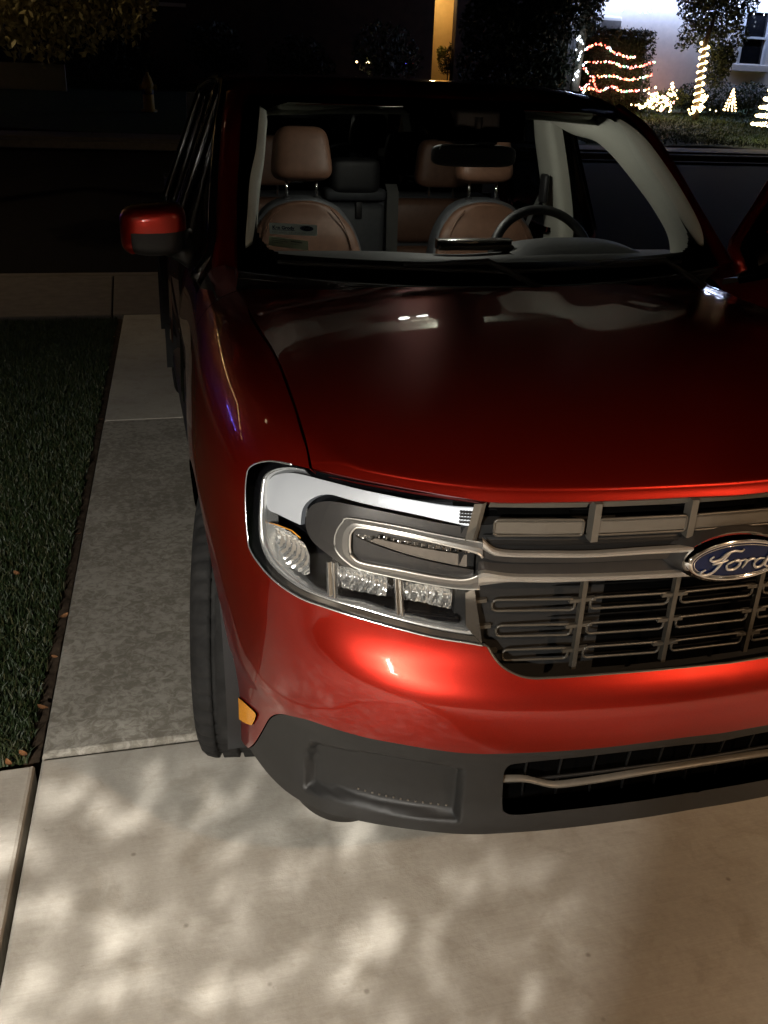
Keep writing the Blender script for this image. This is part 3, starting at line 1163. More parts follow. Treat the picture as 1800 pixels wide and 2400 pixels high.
def emblem(g):
    a, b = .100, .0425
    c = Vector((-.004, gy(0) - .040, .888))
    def ell(f, h, n=64):
        return [(c.x + a * f * math.cos(t), c.y - h, c.z + (b - a * (1 - f)) * math.sin(t)) for t in np.linspace(0, 2 * math.pi, n, endpoint=False)]
    G = np.array([ell(1.06, -.03), ell(1.05, -.006), ell(1.0, .0), ell(.965, .004), ell(.93, .004), ell(.905, .001)])
    e = MB().grid(G.transpose(1, 0, 2), close_u=True).build('emblem', MAT['chrome'], g)
    # dark pod behind
    G = np.array([[(c.x + a * k * math.cos(t), c.y + dy, c.z + b * (k + .02) * math.sin(t)) for t in np.linspace(0, 2 * math.pi, 48, endpoint=False)] for k, dy in ((1.03, .006), (1.22, .03), (1.3, .05))])
    MB().grid(G.transpose(1, 0, 2), close_u=True).build('emblem_pod', MAT['gunmetal'], e)
    G = np.array([[(c.x + a * .905 * k * math.cos(t), c.y - .001 - .002 * (1 - k), c.z + (b - a * .095) * k * math.sin(t)) for t in np.linspace(0, 2 * math.pi, 64, endpoint=False)] for k in (1, .6, .2, .001)])
    MB().grid(G.transpose(1, 0, 2), close_u=True).build('emblem_field', MAT['blue_enamel'], e)
    G = ell(.885, .0025)
    MB().tube(G, .0011, 5, closed=True).build('emblem_line', MAT['chrome'], e)
    for st in FORD:
        p = [(c.x + x * a * .84, c.y - .0045, c.z + y * b * .62) for x, y in spl(st, 6)]
        rad = [.0026 * (.55 + .45 * math.sin(math.pi * min(1, max(0, i / (len(p) - 1))) ** .8)) for i in range(len(p))]
        MB().tube(p, rad, 6).build('letter', MAT['badge_silver'], e)


# script lettering strokes in emblem units (x, y in -1..1)
FORD = [
    [(-.62, .50), (-.70, .30), (-.62, .12), (-.45, .25), (-.33, .62), (-.15, .80), (.02, .72), (.08, .88)],
    [(-.22, .78), (-.34, .30), (-.46, -.30), (-.60, -.75), (-.78, -.90), (-.88, -.70), (-.76, -.48)],
    [(-.62, -.10), (-.42, .0), (-.26, .12)],
    [(-.10, .02), (-.26, -.20), (-.24, -.58), (-.08, -.62), (.04, -.30), (.02, .02), (-.10, .02), (.04, -.02), (.16, .06)],
    [(.16, .08), (.20, -.10), (.12, -.60)],
    [(.18, -.18), (.28, .04), (.38, .06), (.40, -.08)],
    [(.64, .02), (.50, .02), (.40, -.28), (.46, -.62), (.60, -.50), (.72, .10), (.88, .92), (.74, .10), (.68, -.48), (.78, -.64), (.90, -.48)],
]


def build_headlight(s):
    hl = chain(T['hl_top'], T['hl_outer'], T['hl_under'], T['hl_right'], step=.006)
    h = put('headlight', panel(hl, -.075, .03, flange=-.07), 'gloss_black', TRUCK, s)
    hlr = hl
    # black outer band, then chrome lip
    ra = T['rim_a']
    bez = even(spl(T['bezel_in']), .006, MET)
    A = even(spl(ra), .006, MET)
    # chrome lip: lower and outer run
    bi = [p for p in T['bezel_in'][1:16]][::-1]
    G = loft(ra, bi, [(0, -.016), (.08, -.006), (.3, -.005), (.75, -.012), (1, -.02), (1, -.045)], 120)
    MB().grid(G * [-s, 1, 1], flip=(s < 0)).build('chrome_lip', MAT['lip_chrome'], h)
    ring = chain(T['hl_outer'], T['hl_under'][:3], [T['hl_under'][2], ra[8]], ra[8::-1], [ra[0], T['hl_outer'][0]], step=.006)
    put('outer_band', panel(ring, -.006, .012, flange=.01), 'gloss_black', h, s)
    ring = chain(T['hl_under'][2:], [T['hl_under'][-1], ra[-1]], ra[:7:-1], [ra[8], T['hl_under'][2]], step=.006)
    put('lower_band', panel(ring, -.006, .012, flange=.01), 'dark_chrome', h, s)
    L = curve3(list(T['hl_outer'][1:]) + list(T['hl_under'][1:]), -.001, .008) * [-s, 1, 1]
    MB().tube(L, .0019, 6).build('outline', MAT['lip_chrome'], h)
    # inner end cap beside the grille: bright strip
    cap = chain([z for z in T['hl_right'][:3]], [T['hl_right'][2], T['bezel_in'][0]], [T['bezel_in'][0], T['bezel_in'][1]], [T['bezel_in'][1], T['hl_right'][0]], step=.006)
    put('end_cap', panel(cap, -.008, .01, flange=.01), 'dark_chrome', h, s)
    # daytime lamp
    put('daytime_lamp', panel(chain(T['drl'][:10], T['drl'][9:11], T['drl'][10:20], T['drl'][19:] + T['drl'][:1], step=.005), -.018, .012, flange=.012), 'drl_white', h, s)
    # bright guide at the grille end and its dark end block
    d = T['drl']
    lowc = [d[10], d[11], d[12], d[13]]
    topc = [d[9], d[8], d[7], d[6]]
    G = loft([p for p in topc], [p for p in lowc], [(.12, -.0165), (.3, -.0145), (.8, -.0145), (.94, -.0165)], 40)
    MB().grid(G * [-s, 1, 1], flip=(s < 0)).build('light_guide', MAT['drl_hot'], h)
    mb = MB()
    for i in range(5):
        for k in range(4):
            p = np.array([(5.42 + i * .055, 11.2 + k * .13)])
            q = surf_pts(p, -.012)[0][0]
            mb.box((q[0] - .0022, q[1] - .003, q[2] - .0016), (q[0] + .0022, q[1] + .003, q[2] + .0016))
    if s > 0:
        mb.v = [(-x, y, z) for x, y, z in mb.v]
        mb.f = [tuple(reversed(f)) for f in mb.f]
    mb.build('end_prism', MAT['gunmetal'], h, False)
    # dark C-shaped housing
    hz = T['housing']
    outer = hz[:17]
    inner = [hz[17], hz[18], hz[19], hz[20], hz[21]]
    put('lamp_housing', panel(chain(outer, [outer[-1], inner[0]], inner, [inner[-1], outer[0]], step=.006), -.014, .012, flange=.03), 'gunmetal', h, s)
    # bright bracket that runs into the grille bars
    G = loft(T['brk_out'], T['brk_in'][::-1], [(0, -.016), (.02, -.004), (.55, .001), (.9, .002), (1, -.004), (1, -.03)], 110)
    MB().grid(G * [-s, 1, 1], flip=(s < 0)).build('bracket', MAT['bracket_grey'], h, False)
    L = curve3(T['brk_in'], .001, .006) * [-s, 1, 1]
    MB().tube(L, .0022, 6).build('bracket_edge', MAT['silver'], h)
    L = curve3(T['brk_out'], -.003, .006) * [-s, 1, 1]
    MB().tube(L, .0014, 6).build('bracket_edge', MAT['silver'], h)
    tn = [T['turn'][0], T['turn'][1]], [T['turn'][1], T['turn'][2]], [T['turn'][2], T['turn'][3]], [T['turn'][3], T['turn'][0]]
    put('turn_signal', panel(chain(*tn), -.034, .012, flange=0), 'facets', h, s)
    # clear block inside the turn signal
    put('signal_block', panel(chain([(7.25, 10.36), (5.46, 10.22)], [(5.46, 10.22), (5.44, 9.82)], [(5.44, 9.82), (7.5, 9.80)], [(7.5, 9.80), (7.58, 10.05), (7.25, 10.36)]), -.022, .012, flange=.004), 'ribbed', h, s)
    for k in range(13):
        f = k / 12
        q = surf_pts(np.array([(7.15 - 1.68 * f, 10.49 - .12 * f)]), -.016)[0][0] * [-s, 1, 1]
        MB().box(q - [.0048, .004, .0042], q + [.0048, .004, .0042], bev=.0012).build('prism', MAT['chrome'], h, False)
    for k in range(3):
        q = surf_pts(np.array([(7.62 - .12 * k, 10.28 + .04 * k)]), -.026)[0][0] * [-s, 1, 1]
        mb = MB()
        mb.blob(q, (.007, .006, .017), .8, .8, 12, 8)
        mb.build('signal_bulb', MAT['facets'], h)
    for nm in ('lamp_a', 'lamp_b', 'lamp_c'):
        poly = chain(T[nm] + T[nm][:1], step=.006) if nm == 'lamp_a' else chain(T[nm][:3], T[nm][2:4], T[nm][3:], [T[nm][-1], T[nm][0]], step=.006)
        c0 = poly.mean(0)
        sc = (poly.max(0) - poly.min(0)) / 2

        def bowl(uv, c0=c0, sc=sc):
            q = ((uv - c0) / sc)
            rib = np.abs(((uv[:, 0] + .10 * np.sin(uv[:, 1] * 5)) / .17) % 1.0 - .5) * 2
            return -.018 * (1 - np.clip((q ** 2).sum(1), 0, 1)) + .006 * rib
        put('reflector', panel(poly, -.03, .0035, disp=bowl, flange=.004), 'reflector', h, s)
        shelf = [(p[0], p[1] - .10) for p in poly[np.argsort(poly[:, 1])][:2]]
    for nm in ('div_a', 'div_b'):
        d = T[nm]
        G = loft([d[0], d[3]], [d[1], d[2]], [(0, -.03), (.05, -.013), (.35, -.010), (.5, -.018), (.65, -.010), (.95, -.013), (1, -.03)], 14)
        MB().grid(G * [-s, 1, 1], flip=(s < 0)).build('divider', MAT['chrome'], h)
    # shelves under the reflectors
    G = loft([(9.9, 8.75), (8.7, 8.62), (7.4, 8.74), (6.1, 8.8), (5.55, 8.8)], [(9.8, 8.62), (8.7, 8.5), (7.4, 8.6), (6.1, 8.62), (5.5, 8.62)], [(0, -.05), (.5, -.022), (1, -.018)], 60)
    MB().grid(G * [-s, 1, 1], flip=(s < 0)).build('lower_shelf', MAT['gloss_black'], h)
    # amber side strip
    MB().tube(surf_pts(np.array([(9.75, 9.62), (9.5, 9.72), (9.1, 9.8), (8.85, 9.7)]), -.022)[0] * [-s, 1, 1], .0013, 6).build('side_strip', MAT['amber'], h)
    put('lens', panel(hlr, .0, .02, flange=0), 'lens', h, s)


def flute():
    m, nt, p = node_mat('ribbed')
    tc = nt.nodes.new('ShaderNodeTexCoord')
    w = nt.nodes.new('ShaderNodeTexWave')
    w.bands_direction = 'X'
    w.inputs['Scale'].default_value = 160
    nt.links.new(tc.outputs['Object'], w.inputs['Vector'])
    p.inputs['Base Color'].default_value = (.36, .31, .26, 1)
    p.inputs['Metallic'].default_value = .4
    p.inputs['Roughness'].default_value = .22
    bump(nt, p, w.outputs['Fac'], .5, .002)
    MAT['ribbed'] = m
    for nm, lo_, hi_ in (('drl_white', .10, .55), ('drl_hot', .12, 1.1)):
        m = emis(nm, (.78, .80, .83), .2)
        nt = m.node_tree
        p = nt.nodes['Principled BSDF']
        p.inputs['Emission Color'].default_value = (.96, .98, 1, 1)
        tc = nt.nodes.new('ShaderNodeTexCoord')
        sx = nt.nodes.new('ShaderNodeSeparateXYZ')
        ab = nt.nodes.new('ShaderNodeMath')
        ab.operation = 'ABSOLUTE'
        mr = nt.nodes.new('ShaderNodeMapRange')
        mr.interpolation_type = 'SMOOTHSTEP'
        # the light guide is brightest at its grille end, where the diodes sit
        for k_, v_ in (('From Min', .70), ('From Max', .52), ('To Min', lo_), ('To Max', hi_)):
            mr.inputs[k_].default_value = v_
        nt.links.new(tc.outputs['Object'], sx.inputs[0])
        nt.links.new(sx.outputs[0], ab.inputs[0])
        nt.links.new(ab.outputs[0], mr.inputs['Value'])
        nt.links.new(mr.outputs[0], p.inputs['Emission Strength'])


WX = lambda yc: .797 if yc == AX_F else .735


def build_wheels():
    for yc in (AX_F, AX_R):
        for s in (-1, 1):
            w = .2286
            prof = []
            R, r0 = .362, .222
            half = w / 2
            pr = [(r0, -half * .86), (r0 + .02, -half * .97), (.29, -half * 1.0), (.325, -half * .97), (.345, -half * .9), (.355, -half * .80), (.3585, -half * .70)]
            for g0 in (-.50, -.06, .38):
                pr += [(.3605, half * (g0 - .14)), (.361, half * (g0 - .06)), (.350, half * (g0 - .055)), (.350, half * (g0 + .055)), (.361, half * (g0 + .06))]
            pr += [(.3585, half * .70), (.355, half * .80), (.345, half * .9), (.325, half * .97), (.29, half), (r0 + .02, half * .97), (r0, half * .86)]
            n = 240
            G = []
            for k in range(n):
                a = 2 * math.pi * k / n
                row = []
                cut = (k % 5 == 0)
                for r, hh in pr:
                    if .45 * half < abs(hh) < .93 * half and r > .34 and cut:
                        r -= .009
                    elif abs(hh) <= .45 * half and r > .357 and (k + 2) % 5 == 0:
                        r -= .003
                    row.append((s * WX(yc) + hh, yc + r * math.cos(a), WHEEL_Z + r * math.sin(a)))
                G.append(row)
            wh = bpy.data.objects.new('wheel', None)
            COL.objects.link(wh)
            wh.location = (s * WX(yc), yc, 0)
            wh.empty_display_size = .1
            adopt(wh, TRUCK)
            st = math.radians(9) if yc == AX_F else 0.0          # front wheels turned a little
            cs, sn = math.cos(st), math.sin(st)
            xc = s * WX(yc)

            def turn(mb_):
                mb_.v = [(xc + (px_ - xc) * cs + (py_ - yc) * sn, yc - (px_ - xc) * sn + (py_ - yc) * cs, pz_) for px_, py_, pz_ in mb_.v]
                return mb_
            turn(MB().grid(G, close_u=True)).build('tyre', MAT['tyre'], wh)
            mb = MB()
            mb.lathe([(.222, -.10 * s), (.215, .0), (.222, .09 * s), (.205, .085 * s), (.2, .03 * s), (.05, .05 * s), (.001, .055 * s)], (s * WX(yc), yc, WHEEL_Z), 'x', 48)
            rim = turn(mb).build('rim', MAT['alloy'], wh)
            for k in range(5):
                a = 2 * math.pi * k / 5
                q = lambda r, da, dx: (s * (WX(yc) + dx), yc + r * math.cos(a + da), WHEEL_Z + r * math.sin(a + da))
                turn(MB().tube([q(.04, 0, .06), q(.12, 0, .075), q(.205, 0, .08)], [.028, .022, .03], 8)).build('spoke', MAT['alloy'], rim)


# ---------------------------------------------------------------- cab: roof, pillars, glass, cowl
FRIT_R = [(.685, 1.418, 1.194), (.690, 1.436, 1.238), (.680, 1.480, 1.296), (.660, 1.582, 1.377), (.630, 1.668, 1.442), (.600, 1.797, 1.535)]


def glass_pt(s, t):
    """Windscreen: s -1..1 across, t 0..1 from base to header."""
    a = abs(s)
    pi = even(spl(PIL_I, 8), .01)
    L = len(pi) - 1
    e = np.array([np.interp(t * L, np.arange(L + 1), pi[:, k]) for k in range(3)])
    yc = 1.265 + (1.925 - 1.265) * t
    zc = 1.135 + (1.600 - 1.135) * t + .035 * 4 * t * (1 - t) * .6
    k = a ** 2.2
    return np.array([e[0] * s, yc + (e[1] - yc) * k, zc + (e[2] - zc) * k])


def glass_inv(x, z):
    s, t = x / .68, (z - 1.14) / .46
    for _ in range(30):
        p = glass_pt(s, t)
        t = float(np.clip(t + (z - p[2]) / .46, -.1, 1.1))
        w = glass_pt(1 if s > 0 else -1, t)[0]
        s = x / abs(w)
    return s, t


def build_cab(hoodP):
    # roof skin
    ys = [1.926, 1.929, 1.945, 1.975, 2.03, 2.12, 2.25, 2.45, 2.8, 3.2, 3.45, 3.52]
    zc = [1.572, 1.590, 1.603, 1.612, 1.626, 1.641, 1.650, 1.654, 1.652, 1.632, 1.60, 1.575]
    oc = even(spl(PIL_O, 8), .01)
    G = []
    for k in range(len(ys)):
        row = []
        for s in np.linspace(-1, 1, 33):
            a = abs(s)
            y = ys[k] + (.075 * a ** 2.4 if k < 5 else .075 * a ** 2.4 * max(0, 1 - (k - 4) / 4))
            e = np.array([np.interp(y, oc[:, 1], oc[:, j]) for j in range(3)])
            xe = e[0] - .004
            z = zc[k] + (min(zc[k], e[2] - .002) - zc[k]) * a ** 3.2
            row.append((xe * s, y, z))
        G.append(row)
    pt = Patch(np.array(G))
    U, V = np.meshgrid(np.linspace(0, pt.nu, 60), np.linspace(0, pt.nv, 80), indexing='ij')
    P = pt.ev(U.ravel(), V.ravel())[0].reshape(60, 80, 3)
    roof = MB().grid(P, flip=True).build('roof', MAT['red_paint'], TRUCK)
    # headliner under it
    MB().grid(P[3:-1] * [.93, 1, 1] - [0, 0, .035]).build('headliner', MAT['trim_pale'], roof)
    # pillars
    for s in (-1, 1):
        po, pi_ = even(spl(PIL_O[:5], 8), .02), spl(PIL_I, 8)
        n = len(po)
        d = np.linspace(0, len(pi_) - 1, n)
        pi_ = np.stack([np.interp(d, np.arange(len(pi_)), pi_[:, k]) for k in range(3)], 1)
        G = []
        for a, b in zip(po, pi_):
            m = (a + b) / 2
            back = np.array([-.0, .06, -.045])
            G.append([a + back, a + back * .3 + [.006, 0, 0], a, m + [.006, -.016, .012], b + [0, -.002, .002], b + [-.004, .012, -.010], b + back])
        MB().grid(np.array(G) * [s, 1, 1], close_u=False, flip=(s > 0)).build('front_pillar', MAT['red_paint'], TRUCK)
        rail = even(spl(PIL_O, 8), .03)
        rail = rail[rail[:, 1] > 1.9]
        MB().tube(rail * [s, 1, 1] - [s * .012, 0, .014], .017, 8).build('roof_rail', MAT['red_paint'], roof)
        # centre pillar and rear quarter pillar
        for y, w, nm in ((2.46, .05, 'centre_pillar'), (3.42, .09, 'rear_pillar')):
            e = [np.interp(y, oc[:, 1], oc[:, j]) for j in range(3)]
            MB().grid([[(s * (e[0] - .03), y - w, e[2] - .03), (s * (e[0] - .02), y, e[2] - .03), (s * (e[0] - .03), y + w, e[2] - .03)],
                       [(s * .84, y - w, 1.10), (s * .85, y, 1.10), (s * .84, y + w, 1.10)],
                       [(s * .86, y - w, .45), (s * .87, y, .45), (s * .86, y + w, .45)]], flip=(s > 0)).build(nm, MAT['gloss_black'] if y < 3 else MAT['red_paint'], TRUCK)
        # sill
        MB().box((s * .80 - .06, 1.40, .28), (s * .80 + .06, 3.5, .37), bev=.03).build('sill', MAT['cladding'], TRUCK)
    # back wall of the cab with window
    mb = MB()
    mb.box((-.78, 3.50, .45), (.78, 3.54, 1.14))
    for s in (-1, 1):
        mb.box((s * .66 - .07, 3.50, 1.14), (s * .66 + .07, 3.54, 1.56))
    mb.box((-.6, 3.50, 1.53), (.6, 3.54, 1.58))
    mb.build('cab_back', MAT['black_plastic'], TRUCK, False)
    MB().box((-.6, 3.515, 1.14), (.6, 3.522, 1.53)).build('rear_window', MAT['side_glass'], TRUCK, False)
    # bed
    mb = MB()
    mb.box((-.80, 3.56, .68), (.80, 4.9, .72))
    mb.box((-.80, 4.9, .45), (.80, 4.96, 1.08))
    for s in (-1, 1):
        mb.box((s * .78 - .02, 3.56, .68), (s * .78 + .02, 4.9, 1.08))
    mb.build('cargo_bed', MAT['cladding'], TRUCK, False)
    # under-body
    mb = MB()
    mb.box((-.55, .25, .32), (.55, 4.8, .42))
    mb.box((-.5, .16, .40), (.5, .30, .95))
    mb.box((-.72, 1.36, .42), (.72, 1.40, 1.08))
    mb.build('underbody', MAT['matte_black'], TRUCK, False)
    mb = MB()
    mb.box((-.60, .30, .90), (.60, 1.2, .96))
    mb.build('engine_cover', MAT['matte_black'], TRUCK, False)

    # windscreen glass
    S_, T_ = np.linspace(-1, 1, 61), np.linspace(0, 1, 31)
    W = np.array([[glass_pt(a, b) for b in T_] for a in S_])
    ws = MB().grid(W, flip=False).build('windscreen', MAT['windscreen'], TRUCK)
    # black printed border: everything outside the clear opening
    left = [glass_inv(-x, z) for x, y, z in FRIT_R]
    pts = [glass_inv(x, z) for x, y, z in FRIT_R]
    sx = [p[0] for p in pts]
    st = [p[1] for p in pts]
    lowz = lambda a: .075 + .01 * a * a
    N = 200
    S2, T2 = np.linspace(-1, 1, 241), np.linspace(0, 1, 121)
    vs = np.array([[glass_pt(a, b) + np.array([0, .004, -.004]) for b in T2] for a in S2])
    fs = []

    def is_open(a, b):
        ax = abs(a)
        t0, t1 = .10, .945
        if b < t0 or b > t1:
            return False
        w = .925
        # rounded corners
        for (cs, ct, rs, rt) in ((w - .10, t0 + .13, .10, .13), (w - .17, t1 - .17, .17, .17)):
            if ax > cs and ((b < ct) if ct < .5 else (b > ct)):
                if ((ax - cs) / rs) ** 2 + ((b - ct) / rt) ** 2 > 1:
                    return False
        if ax > w:
            return False
        # sensor block by the mirror
        e = np.clip((b - .70) / .22, 0, 1)
        if b > .72 and -.10 - .14 * e < a < .30 + .10 * e:
            if b > .72 + .05 * 0:
                return False
        return True
    m = len(T2)
    for i in range(len(S2) - 1):
        for j in range(m - 1):
            if not is_open((S2[i] + S2[i + 1]) / 2, (T2[j] + T2[j + 1]) / 2):
                fs.append((i * m + j, (i + 1) * m + j, (i + 1) * m + j + 1, i * m + j + 1))
    mk('frit', vs.reshape(-1, 3), fs, MAT['frit'], ws)
    # cowl panel between hood and glass
    rear = hoodP[:, -1]
    G = []
    for p in rear[::4]:
        s = p[0] / .76
        g = glass_pt(np.clip(s, -1, 1), 0)
        q = p + [0, -.01, -.02]
        G.append([q, q * .6 + np.array([p[0], g[1], g[2] - .012]) * .4 + [0, 0, -.006], np.array([p[0], g[1] + .01, g[2] - .008])])
    cow = MB().grid(G).build('cowl_panel', MAT['black_plastic'], TRUCK)
    for k in range(3):
        f = .25 + .2 * k
        L = [np.array(r[0]) * (1 - f) + np.array(r[2]) * f + [0, 0, .003] for r in G[2:-2]]
        MB().tube(L, .004, 5).build('cowl_rib', MAT['gloss_black'], cow)
    # wipers
    for s0, s1, px in ((-.86, .02, .10), (-.02, .78, .62)):
        pts = [glass_pt(a, .035 + .012 * math.sin((a - s0) / (s1 - s0) * math.pi)) + np.array([0, -.012, .014]) for a in np.linspace(s0, s1, 24)]
        wp = MB().tube(pts, .006, 6).build('wiper', MAT['matte_black'], TRUCK)
        mid = pts[12]
        MB().tube([(px, 1.255, 1.125), (px * .6 + mid[0] * .4, mid[1] - .02, mid[2] + .02), tuple(mid + np.array([0, 0, .008]))], [.012, .009, .006], 6).build('wiper_arm', MAT['matte_black'], wp)
    return ws


def build_interior():
    # pale trim along the inside of the front pillars
    for s in (-1, 1):
        O = [(.42, 2.02, 1.590), (.52, 2.01, 1.582), (.575, 1.985, 1.565), (.592, 1.87, 1.542), (.612, 1.76, 1.50), (.632, 1.67, 1.442), (.660, 1.59, 1.372), (.680, 1.495, 1.292), (.692, 1.452, 1.235), (.695, 1.44, 1.175)]
        I = [(.40, 2.36, 1.575), (.50, 2.32, 1.545), (.56, 2.20, 1.50), (.585, 2.05, 1.485), (.605, 1.94, 1.448), (.625, 1.83, 1.39), (.652, 1.705, 1.312), (.672, 1.62, 1.245), (.682, 1.59, 1.205), (.686, 1.575, 1.165)]
        o, i = spl(O, 6), spl(I, 6)
        G = [[a + [.02, -.006, .006], a, (a + b) / 2 + [-.012, 0, -.004], b, b + [.03, .02, -.01]] for a, b in zip(o, i)]
        MB().grid(np.array(G) * [s, 1, 1], flip=(s > 0)).build('pillar_trim', MAT['trim_pale'], TRUCK)
        # centre pillar trim with belt guide
        G = []
        for x, y0, y1, z in ((.585, 2.44, 2.58, 1.53), (.60, 2.42, 2.58, 1.45), (.635, 2.40, 2.57, 1.30), (.665, 2.39, 2.56, 1.15), (.68, 2.38, 2.56, .95)):
            G.append([(s * (x + .05), y0 - .015, z), (s * x, y0, z), (s * (x - .004), (y0 + y1) / 2, z), (s * x, y1, z), (s * (x + .05), y1 + .02, z)])
        pt = Patch(np.array(G))
        U, V = np.meshgrid(np.linspace(0, pt.nu, 24), np.linspace(0, pt.nv, 16), indexing='ij')
        MB().grid(pt.ev(U.ravel(), V.ravel())[0].reshape(24, 16, 3), flip=(s < 0)).build('centre_trim', MAT['trim_pale'], TRUCK)
        MB().box((s * .60 - .012, 2.41, 1.22), (s * .60 + .012, 2.47, 1.33), bev=.01).build('belt_guide', MAT['leather_black'], TRUCK)
        b = [(s * .60, 2.44, 1.26), (s * .57, 2.50, 1.12), (s * .55, 2.55, .95), (s * .56, 2.56, .62)]
        ribbon(b, .045).build('front_belt', MAT['webbing'], TRUCK)
        # sun visors
        vz = MB()
        vz.box((s * .335 - .205, 1.955, 1.548), (s * .335 + .205, 2.10, 1.572), bev=.011)
        v = vz.build('sun_visor', MAT['trim_pale'], TRUCK)
        MB().tube([(s * .55, 1.955, 1.572), (s * .335, 1.95, 1.574), (s * .13, 1.955, 1.572)], .007, 8).build('visor_rod', MAT['trim_pale'], v)
        seat(s)
    # header trim above the screen
    MB().grid([[(x, 1.95 + .10 * abs(x / .6) ** 2.2, 1.585), (x, 1.985 + .10 * abs(x / .6) ** 2.2, 1.572), (x, 2.16, 1.588)] for x in np.linspace(-.58, .58, 25)]).build('header_trim', MAT['trim_pale'], TRUCK)
    # dashboard
    prof = [(1.31, 1.118), (1.36, 1.132), (1.42, 1.150), (1.50, 1.163), (1.60, 1.166), (1.70, 1.158), (1.745, 1.140), (1.76, 1.10), (1.73, 1.02), (1.72, .9), (1.70, .7)]
    G = []
    for x in np.linspace(-.74, .74, 41):
        a = abs(x) / .74
        row = []
        for y, z in prof:
            yy = max(y, 1.27 + .13 * a ** 2.2) if y < 1.5 else y
            row.append((x, yy, z + .018 * a ** 2 * (1 if y < 1.6 else 0) - .012 * math.exp(-((x + .02) / .18) ** 2) * (1 if 1.5 < y < 1.75 else 0)))
        G.append(row)
    dash = MB().grid(G).build('dashboard', MAT['dash_grey'], TRUCK)
    # hood over the instruments
    cl = []
    for x in np.linspace(.14, .60, 24):
        k = 1 - abs((x - .37) / .23) ** 3
        cl.append([(x, 1.56, 1.16), (x, 1.60, 1.164 + .022 * k), (x, 1.70, 1.166 + .032 * k), (x, 1.745, 1.162 + .026 * k), (x, 1.75, 1.10)])
    MB().grid(cl).build('instrument_hood', MAT['dash_grey'], dash)
    # tablet screen standing on the dash
    mb = MB()
    mb.box((-.085, 1.66, 1.165), (.165, 1.70, 1.196), bev=.006, rot=Matrix.Rotation(math.radians(-8), 3, 'X'))
    tb = mb.build('centre_screen', MAT['gloss_black'], dash)
    MB().box((-.085, 1.655, 1.192), (.165, 1.70, 1.197), bev=.002).build('screen_edge', MAT['satin_chrome'], tb)
    MB().box((-.085, 1.645, 1.166), (.165, 1.66, 1.182), bev=.004).build('screen_foot', MAT['pad_grey'], tb)
    # steering wheel
    c = Vector((.365, 1.86, 1.085))
    ax = Matrix.Rotation(math.radians(-24), 3, 'X')
    ring = [c + ax @ Vector((.187 * math.cos(a), 0, .187 * math.sin(a))) for a in np.linspace(0, 2 * math.pi, 48, endpoint=False)]
    sw = MB().tube(ring, .0165, 10, closed=True).build('steering_wheel', MAT['leather_black'], TRUCK)
    mb = MB()
    mb.blob(c + ax @ Vector((0, -.02, -.01)), (.075, .03, .065), .6, .6)
    mb.build('wheel_hub', MAT['leather_black'], sw)
    for dx, dz in ((-.17, .0), (.17, .0), (0, -.17)):
        MB().tube([c, c + ax @ Vector((dx, 0, dz))], .014, 6).build('wheel_spoke', MAT['gunmetal'], sw)
    # rear-view mirror
    mb = MB()
    mb.blob((.072, 1.83, 1.434), (.142, .026, .034), .45, .45)
    rv = mb.build('rear_view_mirror', MAT['leather_black'], TRUCK)
    MB().tube([(.07, 1.83, 1.455), (.07, 1.80, 1.50), (.07, 1.80, 1.55)], .013, 8).build('mirror_stem', MAT['leather_black'], rv)
    MB().tube([(-.055, 1.802, 1.452), (-.045, 1.803, 1.4655), (0, 1.802, 1.469), (.07, 1.80, 1.4695)], .0022, 5).build('mirror_edge', MAT['satin_chrome'], rv)
    MB().box((-.005, 1.80, 1.468), (.145, 1.937, 1.57), bev=.012).build('sensor_cover', MAT['leather_black'], rv)
    # overhead console with three lit lenses
    d = MB().box((-.11, 2.12, 1.575), (.13, 2.24, 1.598), bev=.01).build('overhead_console', MAT['trim_pale'], TRUCK)
    for x0, w_, h_ in ((-.075, .024, .018), (.095, .024, .018), (.01, .034, .010)):
        mb = MB()
        mb.blob((x0, 2.165, 1.576), (w_, h_, .008), 1, .8, 20, 8)
        mb.build('map_lamp', MAT['dome_glow'], d)
    L = bpy.data.lights.new('dome_light', 'POINT')
    L.shadow_soft_size = .02
    L.energy = DOME_W
    L.color = (1.0, .95, .84)
    lo = bpy.data.objects.new('dome_light', L)
    COL.objects.link(lo)
    lo.location = (.07, 1.995, 1.512)
    adopt(lo, d)
    # rear bench
    rear_bench()
    # floor and tunnel
    mb = MB()
    mb.box((-.75, 1.4, .42), (.75, 3.5, .46))
    mb.build('cab_floor', MAT['matte_black'], TRUCK, False)
    MB().box((-.12, 1.75, .46), (.12, 2.75, .78), bev=.03).build('console', MAT['leather_black'], TRUCK)


def ribbon(pts, w):
    P = even(spl(pts, 8), .02)
    G = [[(p[0], p[1] - w * .2, p[2]), (p[0] + .001, p[1] + w * .8, p[2])] for p in P]
    return MB().grid(G)


